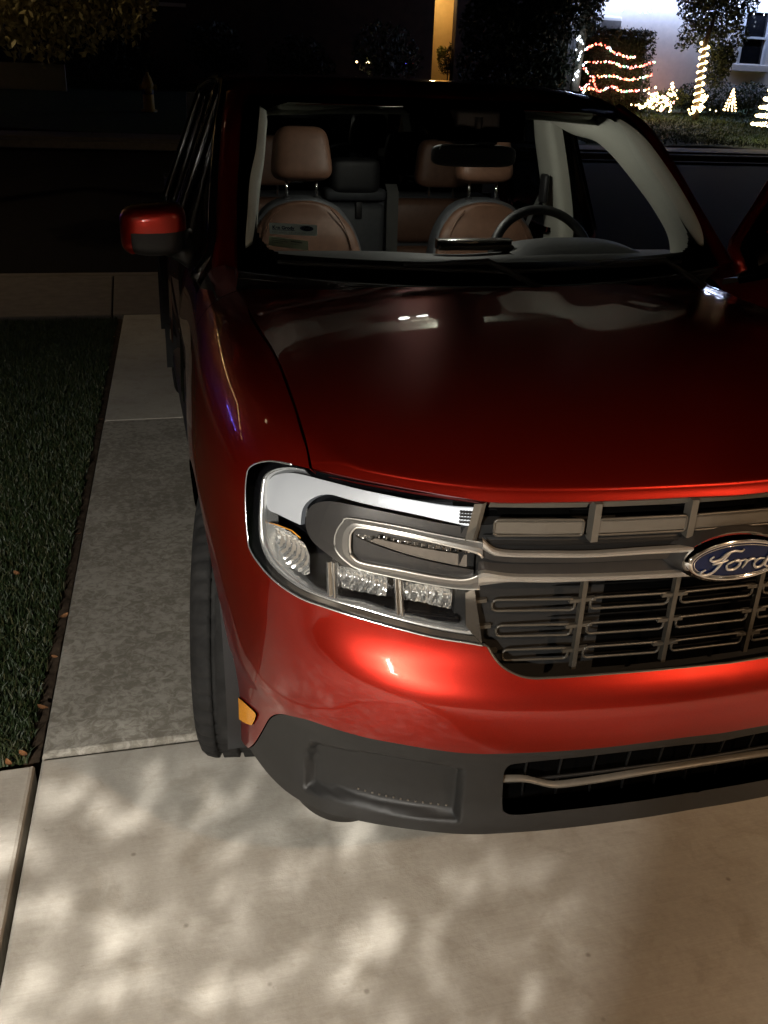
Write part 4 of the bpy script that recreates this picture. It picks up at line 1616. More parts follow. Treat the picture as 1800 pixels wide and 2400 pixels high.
def seat(s):
    x = s * .37
    tilt = Matrix.Rotation(math.radians(-12), 3, 'X')
    # back: grey shell, tan face
    G = []
    w0 = [(.60, .19), (.75, .225), (.90, .238), (1.02, .228), (1.10, .205), (1.16, .170), (1.20, .125), (1.222, .06)]
    st = empty_part('front_seat', (x, 2.4, .45))
    for nm, mat, grow, y_off in (('seat_shell', 'leather_grey', .0, .0), ('seat_face', 'leather_tan', -.010, -.030)):
        mb = MB()
        rows = []
        for z, w in w0:
            zz = z - (.010 if nm == 'seat_face' and z > 1.1 else 0)
            ww = max(.02, w + grow)
            yb = 2.40 + (z - .6) * .21 + y_off
            row = []
            for t in np.linspace(0, 2 * math.pi, 36, endpoint=False):
                cx, cyy = math.cos(t), math.sin(t)
                px = math.copysign(abs(cx) ** .55, cx) * ww
                py = math.copysign(abs(cyy) ** .55, cyy) * (.065 if nm == 'seat_shell' else .055) * (1 if z < 1.15 else .8)
                bol = -.035 * (abs(px) / .24) ** 4 * (1 if cyy < 0 else 0)
                row.append((x + px, yb + py + bol, zz))
            rows.append(row)
        top = np.mean(rows[-1], axis=0) + [0, 0, .006]
        rows.append([tuple(top)] * 36)
        pt = Patch(np.array([r + [r[0]] for r in rows]))
        U, V = np.meshgrid(np.linspace(0, pt.nu, 40), np.linspace(0, pt.nv, 72), indexing='ij')
        MB().grid(pt.ev(U.ravel(), V.ravel())[0].reshape(40, 72, 3), flip=True).build(nm, MAT[mat], st)
    mb = MB()
    mb.blob((x, 2.20, .62), (.25, .27, .10), .4, .45)
    mb.build('seat_cushion', MAT['leather_tan'], st)
    # head restraint on two posts
    mb = MB()
    mb.blob((x, 2.535, 1.378), (.122, .058, .096), .42, .5, 36, 22, taper=.20, rot=tilt)
    mb.build('head_restraint', MAT['leather_tan'], st)
    for dx in (-.058, .058):
        MB().tube([(x + dx, 2.515, 1.20), (x + dx, 2.53, 1.31)], .0065, 8).build('restraint_post', MAT['chrome'], st)
        MB().lathe([(.016, 0), (.014, .012), (.004, .014)], (x + dx, 2.517, 1.215), 'z', 12).build('post_collar', MAT['leather_black'], st)
    # seam lines of the side bolsters
    for sx in (-1, 1):
        L = [(x + sx * w * .80, 2.40 + (z - .6) * .21 - .0875 - .012 * (w / .24) ** 4, z - .012) for z, w in w0[1:7]]
        MB().tube(even(spl(L, 6), .015), .0028, 6).build('seam', MAT['leather_tan'], st)


def empty_part(name, loc):
    o = bpy.data.objects.new(name, None)
    o.empty_display_size = .05
    COL.objects.link(o)
    o.location = loc
    adopt(o, TRUCK)
    return o


def rear_bench():
    rb = empty_part('rear_bench', (0, 3.2, .45))
    MB().box((-.70, 3.20, .55), (.70, 3.40, 1.16), bev=.05).build('bench_back', MAT['leather_grey'], rb)
    for s in (-1, 1):
        MB().box((s * .40 - .235, 3.165, .60), (s * .40 + .235, 3.30, .93), bev=.04).build('bench_pad', MAT['leather_tan'], rb)
        MB().box((s * .40 - .235, 3.160, .945), (s * .40 + .235, 3.30, 1.145), bev=.035).build('bench_pad', MAT['leather_tan'], rb)
        mb = MB()
        mb.blob((s * .42, 3.22, 1.300), (.135, .055, .105), .4, .45, 36, 22, taper=.14)
        mb.build('rear_restraint', MAT['leather_tan'], rb)
        for dx in (-.06, .06):
            MB().tube([(s * .42 + dx, 3.22, 1.15), (s * .42 + dx, 3.22, 1.22)], .0065, 8).build('restraint_post', MAT['chrome'], rb)
        ribbon([(s * .14, 3.155, 1.20), (s * .14, 3.14, 1.13), (s * .145, 3.14, .9), (s * .15, 3.14, .6)], .0).build('unused', MAT['webbing'], rb) if False else None
    G = [[(.135, 3.18, 1.21), (.19, 3.18, 1.21)], [(.135, 3.14, 1.18), (.19, 3.14, 1.18)], [(.135, 3.13, 1.0), (.19, 3.13, 1.0)], [(.135, 3.12, .7), (.19, 3.12, .7)]]
    MB().grid(G).build('rear_belt', MAT['webbing'], rb)
    mb = MB()
    mb.blob((-.01, 3.19, 1.245), (.115, .05, .075), .35, .4, 32, 18)
    mb.build('middle_restraint', MAT['leather_black'], rb)
    MB().box((-.145, 3.150, .72), (.135, 3.26, 1.125), bev=.03).build('middle_pad', MAT['leather_grey'], rb)
    MB().box((-.15, 3.155, 1.135), (.14, 3.27, 1.19), bev=.02).build('middle_bolster', MAT['leather_grey'], rb)
    MB().box((-.012, 3.135, 1.06), (.018, 3.155, 1.135), bev=.003).build('pull_strap', MAT['leather_black'], rb)
    MB().box((-.70, 2.85, .55), (.70, 3.25, .68), bev=.05).build('bench_cushion', MAT['leather_grey'], rb)


def text_mesh(s, size, extrude=.0002, shear=0.0, offset=0.0, spacing=1.0):
    cu = bpy.data.curves.new('text', 'FONT')
    cu.body = s
    cu.size = size
    cu.extrude = extrude
    cu.shear = shear
    cu.offset = offset
    cu.space_character = spacing
    cu.align_x = 'LEFT'
    o = bpy.data.objects.new('text', cu)
    COL.objects.link(o)
    dg = bpy.context.evaluated_depsgraph_get()
    me = bpy.data.meshes.new_from_object(o.evaluated_get(dg))
    bpy.data.objects.remove(o)
    return me


def build_cards():
    """Dealer card and paper slip leaning inside the windscreen on the passenger side."""
    def plane(o3, ex, ey):
        o3, ex, ey = Vector(o3), Vector(ex).normalized(), Vector(ey).normalized()
        n = ex.cross(ey).normalized()
        ey = n.cross(ex)
        return Matrix(((ex.x, ey.x, n.x, o3.x), (ex.y, ey.y, n.y, o3.y), (ex.z, ey.z, n.z, o3.z), (0, 0, 0, 1)))

    def card(name, a, b, c, label, mat, r):
        a, b, c = Vector(a), Vector(b), Vector(c)
        w, h = (b - a).length, (c - a).length
        M = plane(a, b - a, c - a)
        o = empty(name, a, label, 'card')
        pts = [(x + w / 2, z + h / 2) for x, z in rr(w, h, r)]
        n = len(pts)
        vs = [M @ Vector((x, y, 0)) for x, y in pts] + [M @ Vector((x, y, -.0012)) for x, y in pts]
        fs = [tuple(range(n)), tuple(range(2 * n - 1, n - 1, -1))] + [(i, n + i, n + (i + 1) % n, (i + 1) % n) for i in range(n)]
        mk('sheet', vs, fs, MAT[mat], o, False)
        return o, M, w, h

    def write(s, o, M, x, y, size, mat, name='lettering', **k):
        me = text_mesh(s, size, **k)
        me.transform(M @ Matrix.Translation((x, y, .0006)))
        me.materials.append(MAT[mat])
        me.name = name
        return obj(name, me, o)
    a, b, c = at(632, 548, 1.52), at(744, 553, 1.52), at(640, 524, 1.535)
    o, M, w, h = card('dealer_card', a, b, c, 'white dealer card with blue oval standing above the paper slip in the windscreen', 'card_white', .004)
    write('Ken Grody', o, M, w * .06, h * .46, h * .42, 'ink_navy', offset=.0006, spacing=1.02)
    write('REDLANDS, CALIFORNIA', o, M, w * .05, h * .10, h * .22, 'ink_grey', spacing=1.25)
    mb = MB()
    mb.box((w * .06, h * .36, .0003), (w * .53, h * .40, .0007))
    mb.v = [tuple(M @ Vector(v)) for v in mb.v]
    mb.build('underline', MAT['ink_navy'], o, False)
    el = [M @ Vector((w * .78 + w * .145 * math.cos(t), h * .62 + h * .24 * math.sin(t), .0006)) for t in np.linspace(0, 2 * math.pi, 32, endpoint=False)]
    mk('oval', el, [tuple(range(32))], MAT['ink_navy'], o, False)
    write('Ford', o, M, w * .70, h * .52, h * .30, 'card_white', shear=.3).location.z += .0005
    a, b, c = at(630, 575, 1.46), at(722, 587, 1.46), at(637, 555, 1.475)
    o, M, w, h = card('paper_slip', a, b, c, 'pale paper slip with grey print lying at the foot of the windscreen', 'paper', .001)
    for k, (x, l) in enumerate(((.06, .38), (.06, .42), (.06, .30))):
        mb = MB()
        mb.box((w * x, h * (.78 - .2 * k), .0003), (w * (x + l), h * (.84 - .2 * k), .0006))
        mb.v = [tuple(M @ Vector(v)) for v in mb.v]
        mb.build('print_line', MAT['ink_grey'], o, False)
    for k, (x, l) in enumerate(((.55, .30), (.55, .22))):
        mb = MB()
        mb.box((w * x, h * (.66 - .2 * k), .0003), (w * (x + l), h * (.80 - .2 * k) - .003 * k, .0006))
        mb.v = [tuple(M @ Vector(v)) for v in mb.v]
        mb.build('print_line', MAT['ink_grey'], o, False)


DOME_W = 3.6
emis('dome_glow', (1, .97, .92), 14.0)
flute()
build_body()
HOOD = build_hood()
build_grille()
for _s in (-1, 1):
    build_headlight(_s)
build_wheels()
build_cab(HOOD)
build_interior()
build_cards()


# ---------------------------------------------------------------- the place: ground, driveway, street
def ground_z(y):
    return .05 * max(0.0, y - 7.4) if y < 18.2 else .58 + (y - 18.2) * .092


def ground_materials():
    m, nt, p = node_mat('concrete')
    n1 = noise(nt, 1.6, 6, .6)
    n2 = noise(nt, 60, 5, .7)
    n3 = noise(nt, 9, 6, .65, dist=.6)
    n4 = noise(nt, 30, 3, .6, dist=.4)
    base = ramp(nt, n1.outputs['Fac'], [(.3, (.35, .32, .275)), (.7, (.47, .435, .375))])
    fine = ramp(nt, n2.outputs['Fac'], [(.3, (.82, .82, .82)), (.7, (1, 1, 1))])
    c1 = mixc(nt, .8, base.outputs[0], fine.outputs[0], 'MULTIPLY')
    st = ramp(nt, n3.outputs['Fac'], [(.50, (1, 1, 1)), (.66, (.72, .69, .64))])
    c2 = mixc(nt, .55, c1, st.outputs[0], 'MULTIPLY')
    pit = ramp(nt, n4.outputs['Fac'], [(.70, (1, 1, 1)), (.76, (.45, .42, .38))])
    c3 = mixc(nt, .35, c2, pit.outputs[0], 'MULTIPLY')
    vo = nt.nodes.new('ShaderNodeTexVoronoi')
    vo.inputs['Scale'].default_value = 9
    vo.inputs['Randomness'].default_value = 1
    tc = nt.nodes.new('ShaderNodeTexCoord')
    nt.links.new(tc.outputs['Object'], vo.inputs['Vector'])
    sp = ramp(nt, vo.outputs['Distance'], [(.03, (.35, .31, .27)), (.07, (1, 1, 1))])
    c4 = mixc(nt, .6, c3, sp.outputs[0], 'MULTIPLY')
    mp = nt.nodes.new('ShaderNodeMapping')
    mp.inputs['Scale'].default_value = (4, 130, 1)
    nt.links.new(tc.outputs['Object'], mp.inputs['Vector'])
    br = nt.nodes.new('ShaderNodeTexNoise')
    br.inputs['Scale'].default_value = 2
    br.inputs['Detail'].default_value = 4
    nt.links.new(mp.outputs[0], br.inputs['Vector'])
    bm_ = ramp(nt, br.outputs['Fac'], [(.3, (.88, .88, .88)), (.7, (1, 1, 1))])
    c5 = mixc(nt, .8, c4, bm_.outputs[0], 'MULTIPLY')
    nt.links.new(c5, p.inputs['Base Color'])
    p.inputs['Roughness'].default_value = .85
    bump(nt, p, n2.outputs['Fac'], .4, .003)
    MAT['concrete'] = m
    # the rear slab: stained by water and tyres
    m, nt, p = node_mat('concrete_stained')
    n1 = noise(nt, 2.2, 6, .6)
    n2 = noise(nt, 60, 5, .7)
    n3 = noise(nt, 34, 6, .7, dist=.8)
    n5 = noise(nt, 2.4, 4, .6)
    base = ramp(nt, n1.outputs['Fac'], [(.3, (.24, .22, .185)), (.7, (.36, .335, .285))])
    fine = ramp(nt, n2.outputs['Fac'], [(.3, (.8, .8, .8)), (.7, (1, 1, 1))])
    c1 = mixc(nt, .8, base.outputs[0], fine.outputs[0], 'MULTIPLY')
    mul = nt.nodes.new('ShaderNodeMath')
    mul.operation = 'MULTIPLY_ADD'
    mul.inputs[1].default_value = .55
    nt.links.new(n5.outputs['Fac'], mul.inputs[0])
    nt.links.new(n3.outputs['Fac'], mul.inputs[2])
    st = ramp(nt, mul.outputs[0], [(.68, (1, 1, 1)), (.86, (.42, .39, .35))])
    c2 = mixc(nt, .75, c1, st.outputs[0], 'MULTIPLY')
    nt.links.new(c2, p.inputs['Base Color'])
    p.inputs['Roughness'].default_value = .85
    bump(nt, p, n2.outputs['Fac'], .3, .003)
    MAT['concrete_stained'] = m
    plain('soil', (.045, .032, .022), .95, 0, .5, 40, bumpy=.6, spec=.1)
    plain('asphalt', (.014, .012, .0115), .95, 0, .3, 60, bumpy=.5, spec=.05)
    plain('turf', (.018, .045, .006), .9, 0, .5, 8, bumpy=.5)
    plain('kerb', (.13, .11, .095), .9, 0, .2, 10)
    m, nt, p = node_mat('grass_blade')
    oi = nt.nodes.new('ShaderNodeNewGeometry')
    r = ramp(nt, oi.outputs['Random Per Island'], [(0, (.008, .018, .003)), (.6, (.016, .030, .006)), (1, (.045, .042, .014))])
    nt.links.new(r.outputs[0], p.inputs['Base Color'])
    p.inputs['Roughness'].default_value = .6
    MAT['grass_blade'] = m
    plain('dry_leaf', (.20, .09, .035), .7, 0, .4, 60)


def edge_x(y):
    return -1.348 + .045 * (y - .878)


def slab(name, quad, z, mat, parent, gap=.005, thick=.09):
    """Concrete slab from four corners (counter-clockwise), edges rounded over."""
    q = [Vector((x, y, 0)) for x, y in quad]
    c = sum(q, Vector()) / 4
    def ins(d):
        out = []
        for i in range(4):
            a, b, e = q[i - 1], q[i], q[(i + 1) % 4]
            u = (b - a).normalized()
            w = (e - b).normalized()
            n1 = Vector((-u.y, u.x, 0))
            n2 = Vector((-w.y, w.x, 0))
            out.append(b + (n1 + n2) / (1 + n1.dot(n2)) * d)
        return out
    rings = [(gap, -thick), (gap, -.012), (gap + .003, -.004), (gap + .010, 0)]
    vs, fs = [], []
    for d, h in rings:
        vs += [(p.x, p.y, z + h) for p in ins(d)]
    for r in range(3):
        for i in range(4):
            j = (i + 1) % 4
            fs.append((r * 4 + i, r * 4 + j, (r + 1) * 4 + j, (r + 1) * 4 + i))
    fs.append((12, 13, 14, 15))
    o = mk(name, vs, fs, MAT[mat], parent, False)
    return o


def build_ground():
    ground_materials()
    xs = np.concatenate([np.linspace(-120, -10, 8), np.linspace(-8, 30, 20), np.linspace(40, 160, 6)])
    ys = [-40, -10, -2, 3, 7.4, 12, 18.2, 22, 26, 34, 60, 140, 300]
    g = MB().grid([[(x, y, ground_z(min(y, 34)) - .11) for y in ys] for x in xs], flip=False).build('ground', MAT['soil'])
    struct(g)
    d = struct(mk('driveway', [(-4, -4, -.092), (6, -4, -.092), (6, 5.88, -.092), (-4, 5.88, -.092)], [(0, 1, 2, 3)], MAT['soil'], None, False))
    J = lambda y: (edge_x(y), y)
    slab('slab', [J(-3.0), (2.2, -3.0), (2.2, .865), J(.885)], 0, 'concrete', d)
    slab('slab', [(2.2, -3.0), (4.6, -3.0), (4.6, .86), (2.2, .865)], 0, 'concrete', d)
    s2 = slab('slab', [J(.885), (2.2, .865), (2.2, 3.5), J(3.52)], .006, 'concrete_stained', d)
    slab('slab', [(2.2, .865), (4.6, .86), (4.6, 3.48), (2.2, 3.5)], .004, 'concrete_stained', d)
    slab('slab', [J(3.52), (2.2, 3.5), (2.2, 5.88), J(5.88)], .002, 'concrete', d)
    slab('slab', [(2.2, 3.5), (4.6, 3.48), (4.6, 5.88), (2.2, 5.88)], 0, 'concrete', d)
    slab('slab', [(-4.0, -3.0), (edge_x(-3) - .004, -3.0), (edge_x(.87) - .006, .87), (-4.0, .84)], -.002, 'concrete', d)
    # pavement, kerbs, road
    w = struct(mk('pavement', [(-60, 5.88, -.1), (80, 5.88, -.1), (80, 7.4, -.1), (-60, 7.4, -.1)], [(0, 1, 2, 3)], MAT['soil'], None, False))
    for i in range(-6, 12):
        x0 = -1.2 + i * 1.5
        slab('slab', [(x0, 5.89), (x0 + 1.5, 5.89), (x0 + 1.5, 7.38), (x0, 7.38)], .0, 'kerb', w)
    k = struct(MB().box((-60, 7.38, -.12), (80, 7.54, .0), bev=.02).build('kerb', MAT['kerb']))
    r = MB().grid([[(x, y, ground_z(y) - (.10 if y < 12 else .06)) for y in (7.52, 9, 12, 15, 16.5)] for x in (-80, -20, 0, 20, 90)])
    struct(r.build('road', MAT['asphalt']))
    mb = MB().grid([[(x, 16.48, .36), (x, 16.5, .50), (x, 16.53, .515), (x, 16.72, .525)] for x in np.linspace(-80, 90, 18)])
    mb.grid([[(x, 16.1, .415), (x, 16.49, .405)] for x in np.linspace(-80, 90, 18)])
    struct(mb.build('far_kerb', MAT['kerb'], None, False))
    w2 = struct(mk('far_pavement', [(-80, 16.72, .5), (90, 16.72, .5), (90, 18.2, .54), (-80, 18.2, .54)], [(0, 1, 2, 3)], MAT['soil'], None, False))
    for i in range(-2, 16):
        x0 = i * 1.6
        slab('slab', [(x0, 16.73), (x0 + 1.6, 16.73), (x0 + 1.6, 18.18), (x0, 18.18)], .56, 'kerb', w2)
    xs = np.linspace(-40, 60, 50)
    fl = MB().grid([[(x, y, ground_z(y) + .03 * math.sin(x * 1.3 + y)) for y in np.linspace(18.2, 34, 20)] for x in xs])
    struct(fl.build('far_lawn', MAT['turf']))
    # near lawn: sheet plus blades
    lawn = MB().grid([[(x, y, -.024 + .006 * math.sin(7 * x) * math.sin(3 * y)) for x in np.linspace(-9, 0, 30)] for y in np.linspace(.95, 5.86, 30)])
    lawn.v = [(min(x, edge_x(y) - .038), y, z) for x, y, z in lawn.v]
    struct(lawn.build('lawn', MAT['turf']))
    st = MB().grid([[(edge_x(y) - .05, y, -.030 + RNG.normal() * .004), (edge_x(y) - .04, y, -.024 + RNG.normal() * .004), (edge_x(y) - .006, y, -.034 + RNG.normal() * .004)] for y in np.linspace(.88, 5.87, 160)])
    struct(st.build('soil_border', MAT['soil']))
    n = 76000
    x = edge_x(0) - .03 - RNG.power(1.0, n) * 0
    y = .895 + RNG.random(n) ** 1.35 * 4.93
    ex = -1.348 + .045 * (y - .878) - .03 - RNG.random(n) ** 2 * .03
    x = ex - RNG.random(n) ** 1.15 * (1.15)
    h = RNG.uniform(.014, .036, n) * np.where(RNG.random(n) < .06, 1.4, 1)
    wd = RNG.uniform(.0016, .0032, n)
    a = RNG.uniform(0, 2 * math.pi, n)
    ln = RNG.uniform(.1, .9, n) * h
    z0 = -.024
    base = np.stack([x, y, np.full(n, z0)], 1)
    side = np.stack([np.cos(a), np.sin(a), np.zeros(n)], 1) * wd[:, None]
    a2 = RNG.uniform(0, 2 * math.pi, n)
    lean = np.stack([np.cos(a2), np.sin(a2), np.zeros(n)], 1)
    mid = base + lean * (ln * .35)[:, None] + np.stack([0 * h, 0 * h, h * .65], 1)
    tipp = base + lean * ln[:, None] + np.stack([0 * h, 0 * h, h], 1)
    V = np.stack([base - side, base + side, mid + side * .7, mid - side * .7, tipp], 1).reshape(-1, 3)
    k = np.arange(n) * 5
    F = [(i, i + 1, i + 2, i + 3) for i in k] + [(i + 3, i + 2, i + 4) for i in k]
    stuff(tag(mk('grass', V, F, MAT['grass_blade'], None, True), 'short green lawn grass left of the driveway edge', 'grass'))
    # dry leaves caught along the edge of the slab
    spots = [((268, 790), 'curled dry leaf at the far lawn edge near the pavement'), ((236, 983), 'pale dry leaf beside the second slab joint'),
             ((183, 1252), 'small brown leaf on the lawn edge halfway to the wheel'), ((150, 1445), 'dry leaf on the soil strip beside the stained slab'),
             ((100, 1660), 'orange leaf on the soil strip near the front slab joint'), ((55, 1768), 'grey brown leaf heap piece at the corner of the lawn'),
             ((40, 1345), 'tiny pale leaf lying in the grass'), ((20, 1790), 'dark curled leaf at the left end of the lawn corner'), ((128, 1540), 'short brown leaf just above the lawn corner')]
    o3 = np.array(CAM['pos'])
    for i, ((u, v), lab) in enumerate(spots):
        dd = _r * (u - 900) / CAM['f'] + _d * (v - 1200) / CAM['f'] + _f
        P = o3 + dd * (.005 - o3[2]) / dd[2]
        rz, s = RNG.uniform(0, 6.28), RNG.uniform(.010, .020)
        G = []
        for t in np.linspace(-1, 1, 7):
            w_ = s * .42 * (1 - t * t) ** .7 + .0008
            c_ = .35 * s * t * t
            G.append([(t * s, -w_, c_ + .35 * w_), (t * s, 0, c_), (t * s, w_, c_ + .35 * w_)])
        R = Matrix.Rotation(rz, 3, 'Z') @ Matrix.Rotation(RNG.uniform(-.3, .3), 3, 'X')
        G = [[R @ Vector(p) + Vector(P) for p in row] for row in G]
        mb = MB().grid(G)
        tag(mb.build('dry_leaf', MAT['dry_leaf']), lab, 'leaf', 'fallen leaves along the lawn edge')
    for i, (u, v, r) in enumerate(((600, 2170, .004), (1060, 2295, .006), (205, 2164, .007), (490, 2376, .006), (560, 2370, .005), (548, 2013, .004))):
        pass


build_ground()


# ---------------------------------------------------------------- lamps at the garage behind the camera
def gobo_spot(name, loc, aim, energy, color, size_deg, blend, radius, fleck_pattern, parent):
    L = bpy.data.lights.new(name, 'SPOT')
    L.energy = energy
    L.color = color
    L.spot_size = math.radians(size_deg)
    L.spot_blend = blend
    L.shadow_soft_size = radius
    o = bpy.data.objects.new(name, L)
    COL.objects.link(o)
    # the beam leaves from the front pane of the lantern
    o.location = Vector(loc) + (Vector(aim) - Vector(loc)).normalized() * 0
    o.rotation_euler = look_rot(loc, aim)
    adopt(o, parent)
    if fleck_pattern:
        # noise pattern put into the beam makes the flecks; no glass shapes them
        L.use_nodes = True
        nt = L.node_tree
        em = nt.nodes['Emission']
        tc = nt.nodes.new('ShaderNodeTexCoord')
        n1 = nt.nodes.new('ShaderNodeTexNoise')
        n1.inputs['Scale'].default_value = 36
        n1.inputs['Detail'].default_value = 1.0
        n1.inputs['Roughness'].default_value = .5
        n1.inputs['Distortion'].default_value = .6
        mp = nt.nodes.new('ShaderNodeMapping')
        mp.inputs['Scale'].default_value = (1, 1.8, 1.8)      # keeps the flecks round where they strike the slab
        nt.links.new(tc.outputs['Normal'], mp.inputs['Vector'])
        nt.links.new(mp.outputs[0], n1.inputs['Vector'])
        r1 = nt.nodes.new('ShaderNodeMapRange')
        r1.interpolation_type = 'SMOOTHSTEP'
        for k_, v_ in (('From Min', .46), ('From Max', .84), ('To Min', 0), ('To Max', 1)):
            r1.inputs[k_].default_value = v_
        nt.links.new(n1.outputs['Fac'], r1.inputs['Value'])
        nt.links.new(r1.outputs[0], em.inputs['Strength'])
    return o


WALL_W = 46
emis('downlight_glow', (1, .9, .75), 6, False)
plain('frame_ring', (.5, .5, .48), .5)
LAMP_L, LAMP_R = (-2.05, -2.30, 1.78), (1.6, -2.45, 2.6)


def lantern(loc, label, glow, added_visor=0, side_cut=None):
    x, y, z = loc
    e = empty('wall_lantern', (x, y, z - .2), label, 'lantern', 'garage wall lanterns')
    mb = MB()
    mb.box((x - .06, y - .13, z - .16), (x + .06, y - .11, z + .16), bev=.005)
    mb.tube([(x, y - .12, z + .1), (x, y - .05, z + .2), (x, y, z + .19)], .012, 8)
    mb.build('bracket', MAT['matte_black'], e)
    MB().lathe([(.001, .19), (.05, .18), (.095, .135), (.10, .125)], (x, y, z), 'z', 6).build('cap', MAT['matte_black'], e, False)
    MB().lathe([(.03, -.15), (.06, -.145), (.062, -.13)], (x, y - .04, z), 'z', 6).build('base', MAT['matte_black'], e, False)
    MB().lathe([(.058, -.13), (.085, .125)], (x, y, z), 'z', 6).build('glass', MAT['lens'], e, False)
    for k in (3, 4, 5):
        a = math.pi / 3 * k + math.pi / 6
        MB().tube([(x + .06 * math.cos(a), y + .06 * math.sin(a), z - .13), (x + .088 * math.cos(a), y + .088 * math.sin(a), z + .125)], .005, 4).build('bar', MAT['matte_black'], e)
    b = MB()
    b.blob((x, y - .07, z - .01), (.028, .02, .05), 1, 1, 16, 10)
    b.build('bulb', MAT[glow], e)
    # added plates, unseen, that cut the beam above and on the right
    if added_visor:
        t = math.tan(math.radians(added_visor))
        mb = MB()
        zf = lambda d_: z - d_ * t + .004
        fr, bk = .34, -.12
        mb.add([(x - .5, y + fr, zf(fr)), (x + .5, y + fr, zf(fr)), (x + .5, y + bk, zf(fr) + (fr - bk) * t + .05), (x - .5, y + bk, zf(fr) + (fr - bk) * t + .05),
                (x - .5, y + fr, zf(fr) + .012), (x + .5, y + fr, zf(fr) + .012), (x + .5, y + bk, zf(fr) + (fr - bk) * t + .062), (x - .5, y + bk, zf(fr) + (fr - bk) * t + .062)],
               [(0, 1, 2, 3), (7, 6, 5, 4), (0, 4, 5, 1), (1, 5, 6, 2), (2, 6, 7, 3), (3, 7, 4, 0)])
        mb.build('visor', MAT['matte_black'], e, False)
    if side_cut is not None:
        dx, dy = math.cos(math.radians(side_cut)), math.sin(math.radians(side_cut))
        n = (dy, -dx)
        p0 = (x + dx * .10 + n[0] * .012, y + dy * .10 + n[1] * .012)
        p1 = (x + dx * .45 + n[0] * .0, y + dy * .45 + n[1] * .0)
        vs = []
        for px_, py_ in (p0, p1):
            for k in (0, .012):
                for zz in (z - .8, z + .2):
                    vs.append((px_ + n[0] * k, py_ + n[1] * k, zz))
        mb = MB()
        mb.add(vs, [(0, 1, 5, 4), (2, 6, 7, 3), (0, 4, 6, 2), (1, 3, 7, 5), (0, 2, 3, 1), (4, 5, 7, 6)])
        mb.build('cheek_plate', MAT['matte_black'], e, False)
    MB().box((x - .27, y - .105, z - .16), (x - .04, y - .10, z + .06)).build('back_pane', MAT['pane_glow' if added_visor < 20 else glow], e, False)  # added glowing pane, unseen, to mirror as a white highlight in the paint
    for sx in (-1, 1):
        MB().box((x + sx * .062 - .018, y + .055, z - .10), (x + sx * .062 + .018, y + .06, z + .08)).build('lit_pane', MAT[glow], e, False)  # added glowing strips that mirror as small streaks in the paint
    return e


def build_garage():
    g = empty('garage', (.5, -2.9, 0), 'stucco garage front with panelled door behind the truck nose', 'garage')
    plain('stucco', (.42, .36, .29), .9, 0, .1, 25, bumpy=.4)
    plain('door_white', (.30, .28, .25), .6, 0, .05, 20)
    mb = MB()
    mb.box((-6, -2.9, 0), (-1.6, -2.5, 3.2))
    mb.box((1.35, -2.9, 0), (5, -2.5, 3.2))
    mb.box((-1.6, -2.9, 2.3), (1.35, -2.5, 3.2))
    mb.build('wall', MAT['stucco'], g, False)
    for r in range(4):
        for c in range(4):
            x0, z0 = -1.6 + c * .7375, .02 + r * .57
            MB().box((x0 + .01, -2.72, z0), (x0 + .7275, -2.68, z0 + .56), bev=.01).build('door_panel', MAT['door_white'], g, False)
    MB().box((-6.2, -3.0, 3.21), (5.2, -2.0, 3.35)).build('eave', MAT['kerb'], g, False)
    # added spots, unseen, that brighten the wall for fill and reflections
    for k, xx in enumerate((-4.6, -3.2, -1.0, .8, 2.9, 4.2)):
        q = bpy.data.objects.new('downlight', None)
        COL.objects.link(q)
        q.empty_display_size = .05
        q.location = (xx, -2.25, 3.2)
        adopt(q, g)
        MB().lathe([(.05, -.002), (.075, -.004), (.08, .0)], (xx, -2.25, 3.198), 'z', 20).build('trim_ring', MAT['frame_ring'], q)
        MB().lathe([(.001, -.001), (.05, -.001)], (xx, -2.25, 3.198), 'z', 20).build('lens', MAT['downlight_glow'], q)
        L = bpy.data.lights.new('downlight_beam', 'SPOT')
        L.energy, L.color, L.shadow_soft_size = WALL_W, (1, .88, .70), .04
        L.spot_size, L.spot_blend = math.radians(88), .6
        o = bpy.data.objects.new('downlight_beam', L)
        COL.objects.link(o)
        o.location = (xx, -2.25, 3.18)
        o.rotation_euler = look_rot(o.location, (xx, -2.75, 1.3))
        adopt(o, q)
    emis('pane_glow', (1, .96, .9), 60)
    emis('bulb_cool', (1, .95, .86), 40, False)
    emis('bulb_warm', (1, .62, .30), 12, False)
    a = lantern(LAMP_L, 'black wall lantern lit white left of the garage door', 'bulb_cool', 15.2, 51.5)
    gobo_spot('lantern_light', LAMP_L, (-1.75, .9, -.15), 620, (1.0, .96, .88), 150, .3, .022, False, a)
    # added second spot: its patterned beam puts flecks on the slab
    gobo_spot('lantern_flecks', LAMP_L, (-1.38, -.78, 0.0), 2000, (1.0, .97, .91), 44, .35, .022, True, a)
    b = lantern(LAMP_R, 'black wall lantern lit amber right of the garage door', 'bulb_warm', 29)
    gobo_spot('lantern_light', LAMP_R, (.2, 1.0, .3), 470, (1.0, .66, .39), 150, .5, .04, False, b)


build_garage()


# ---------------------------------------------------------------- across the street
def leaf_mat(name, a, b, rough=.6):
    m, nt, p = node_mat(name)
    g = nt.nodes.new('ShaderNodeNewGeometry')
    r = ramp(nt, g.outputs['Random Per Island'], [(0, a), (1, b)])
    nt.links.new(r.outputs[0], p.inputs['Base Color'])
    p.inputs['Roughness'].default_value = rough
    MAT[name] = m
    return m


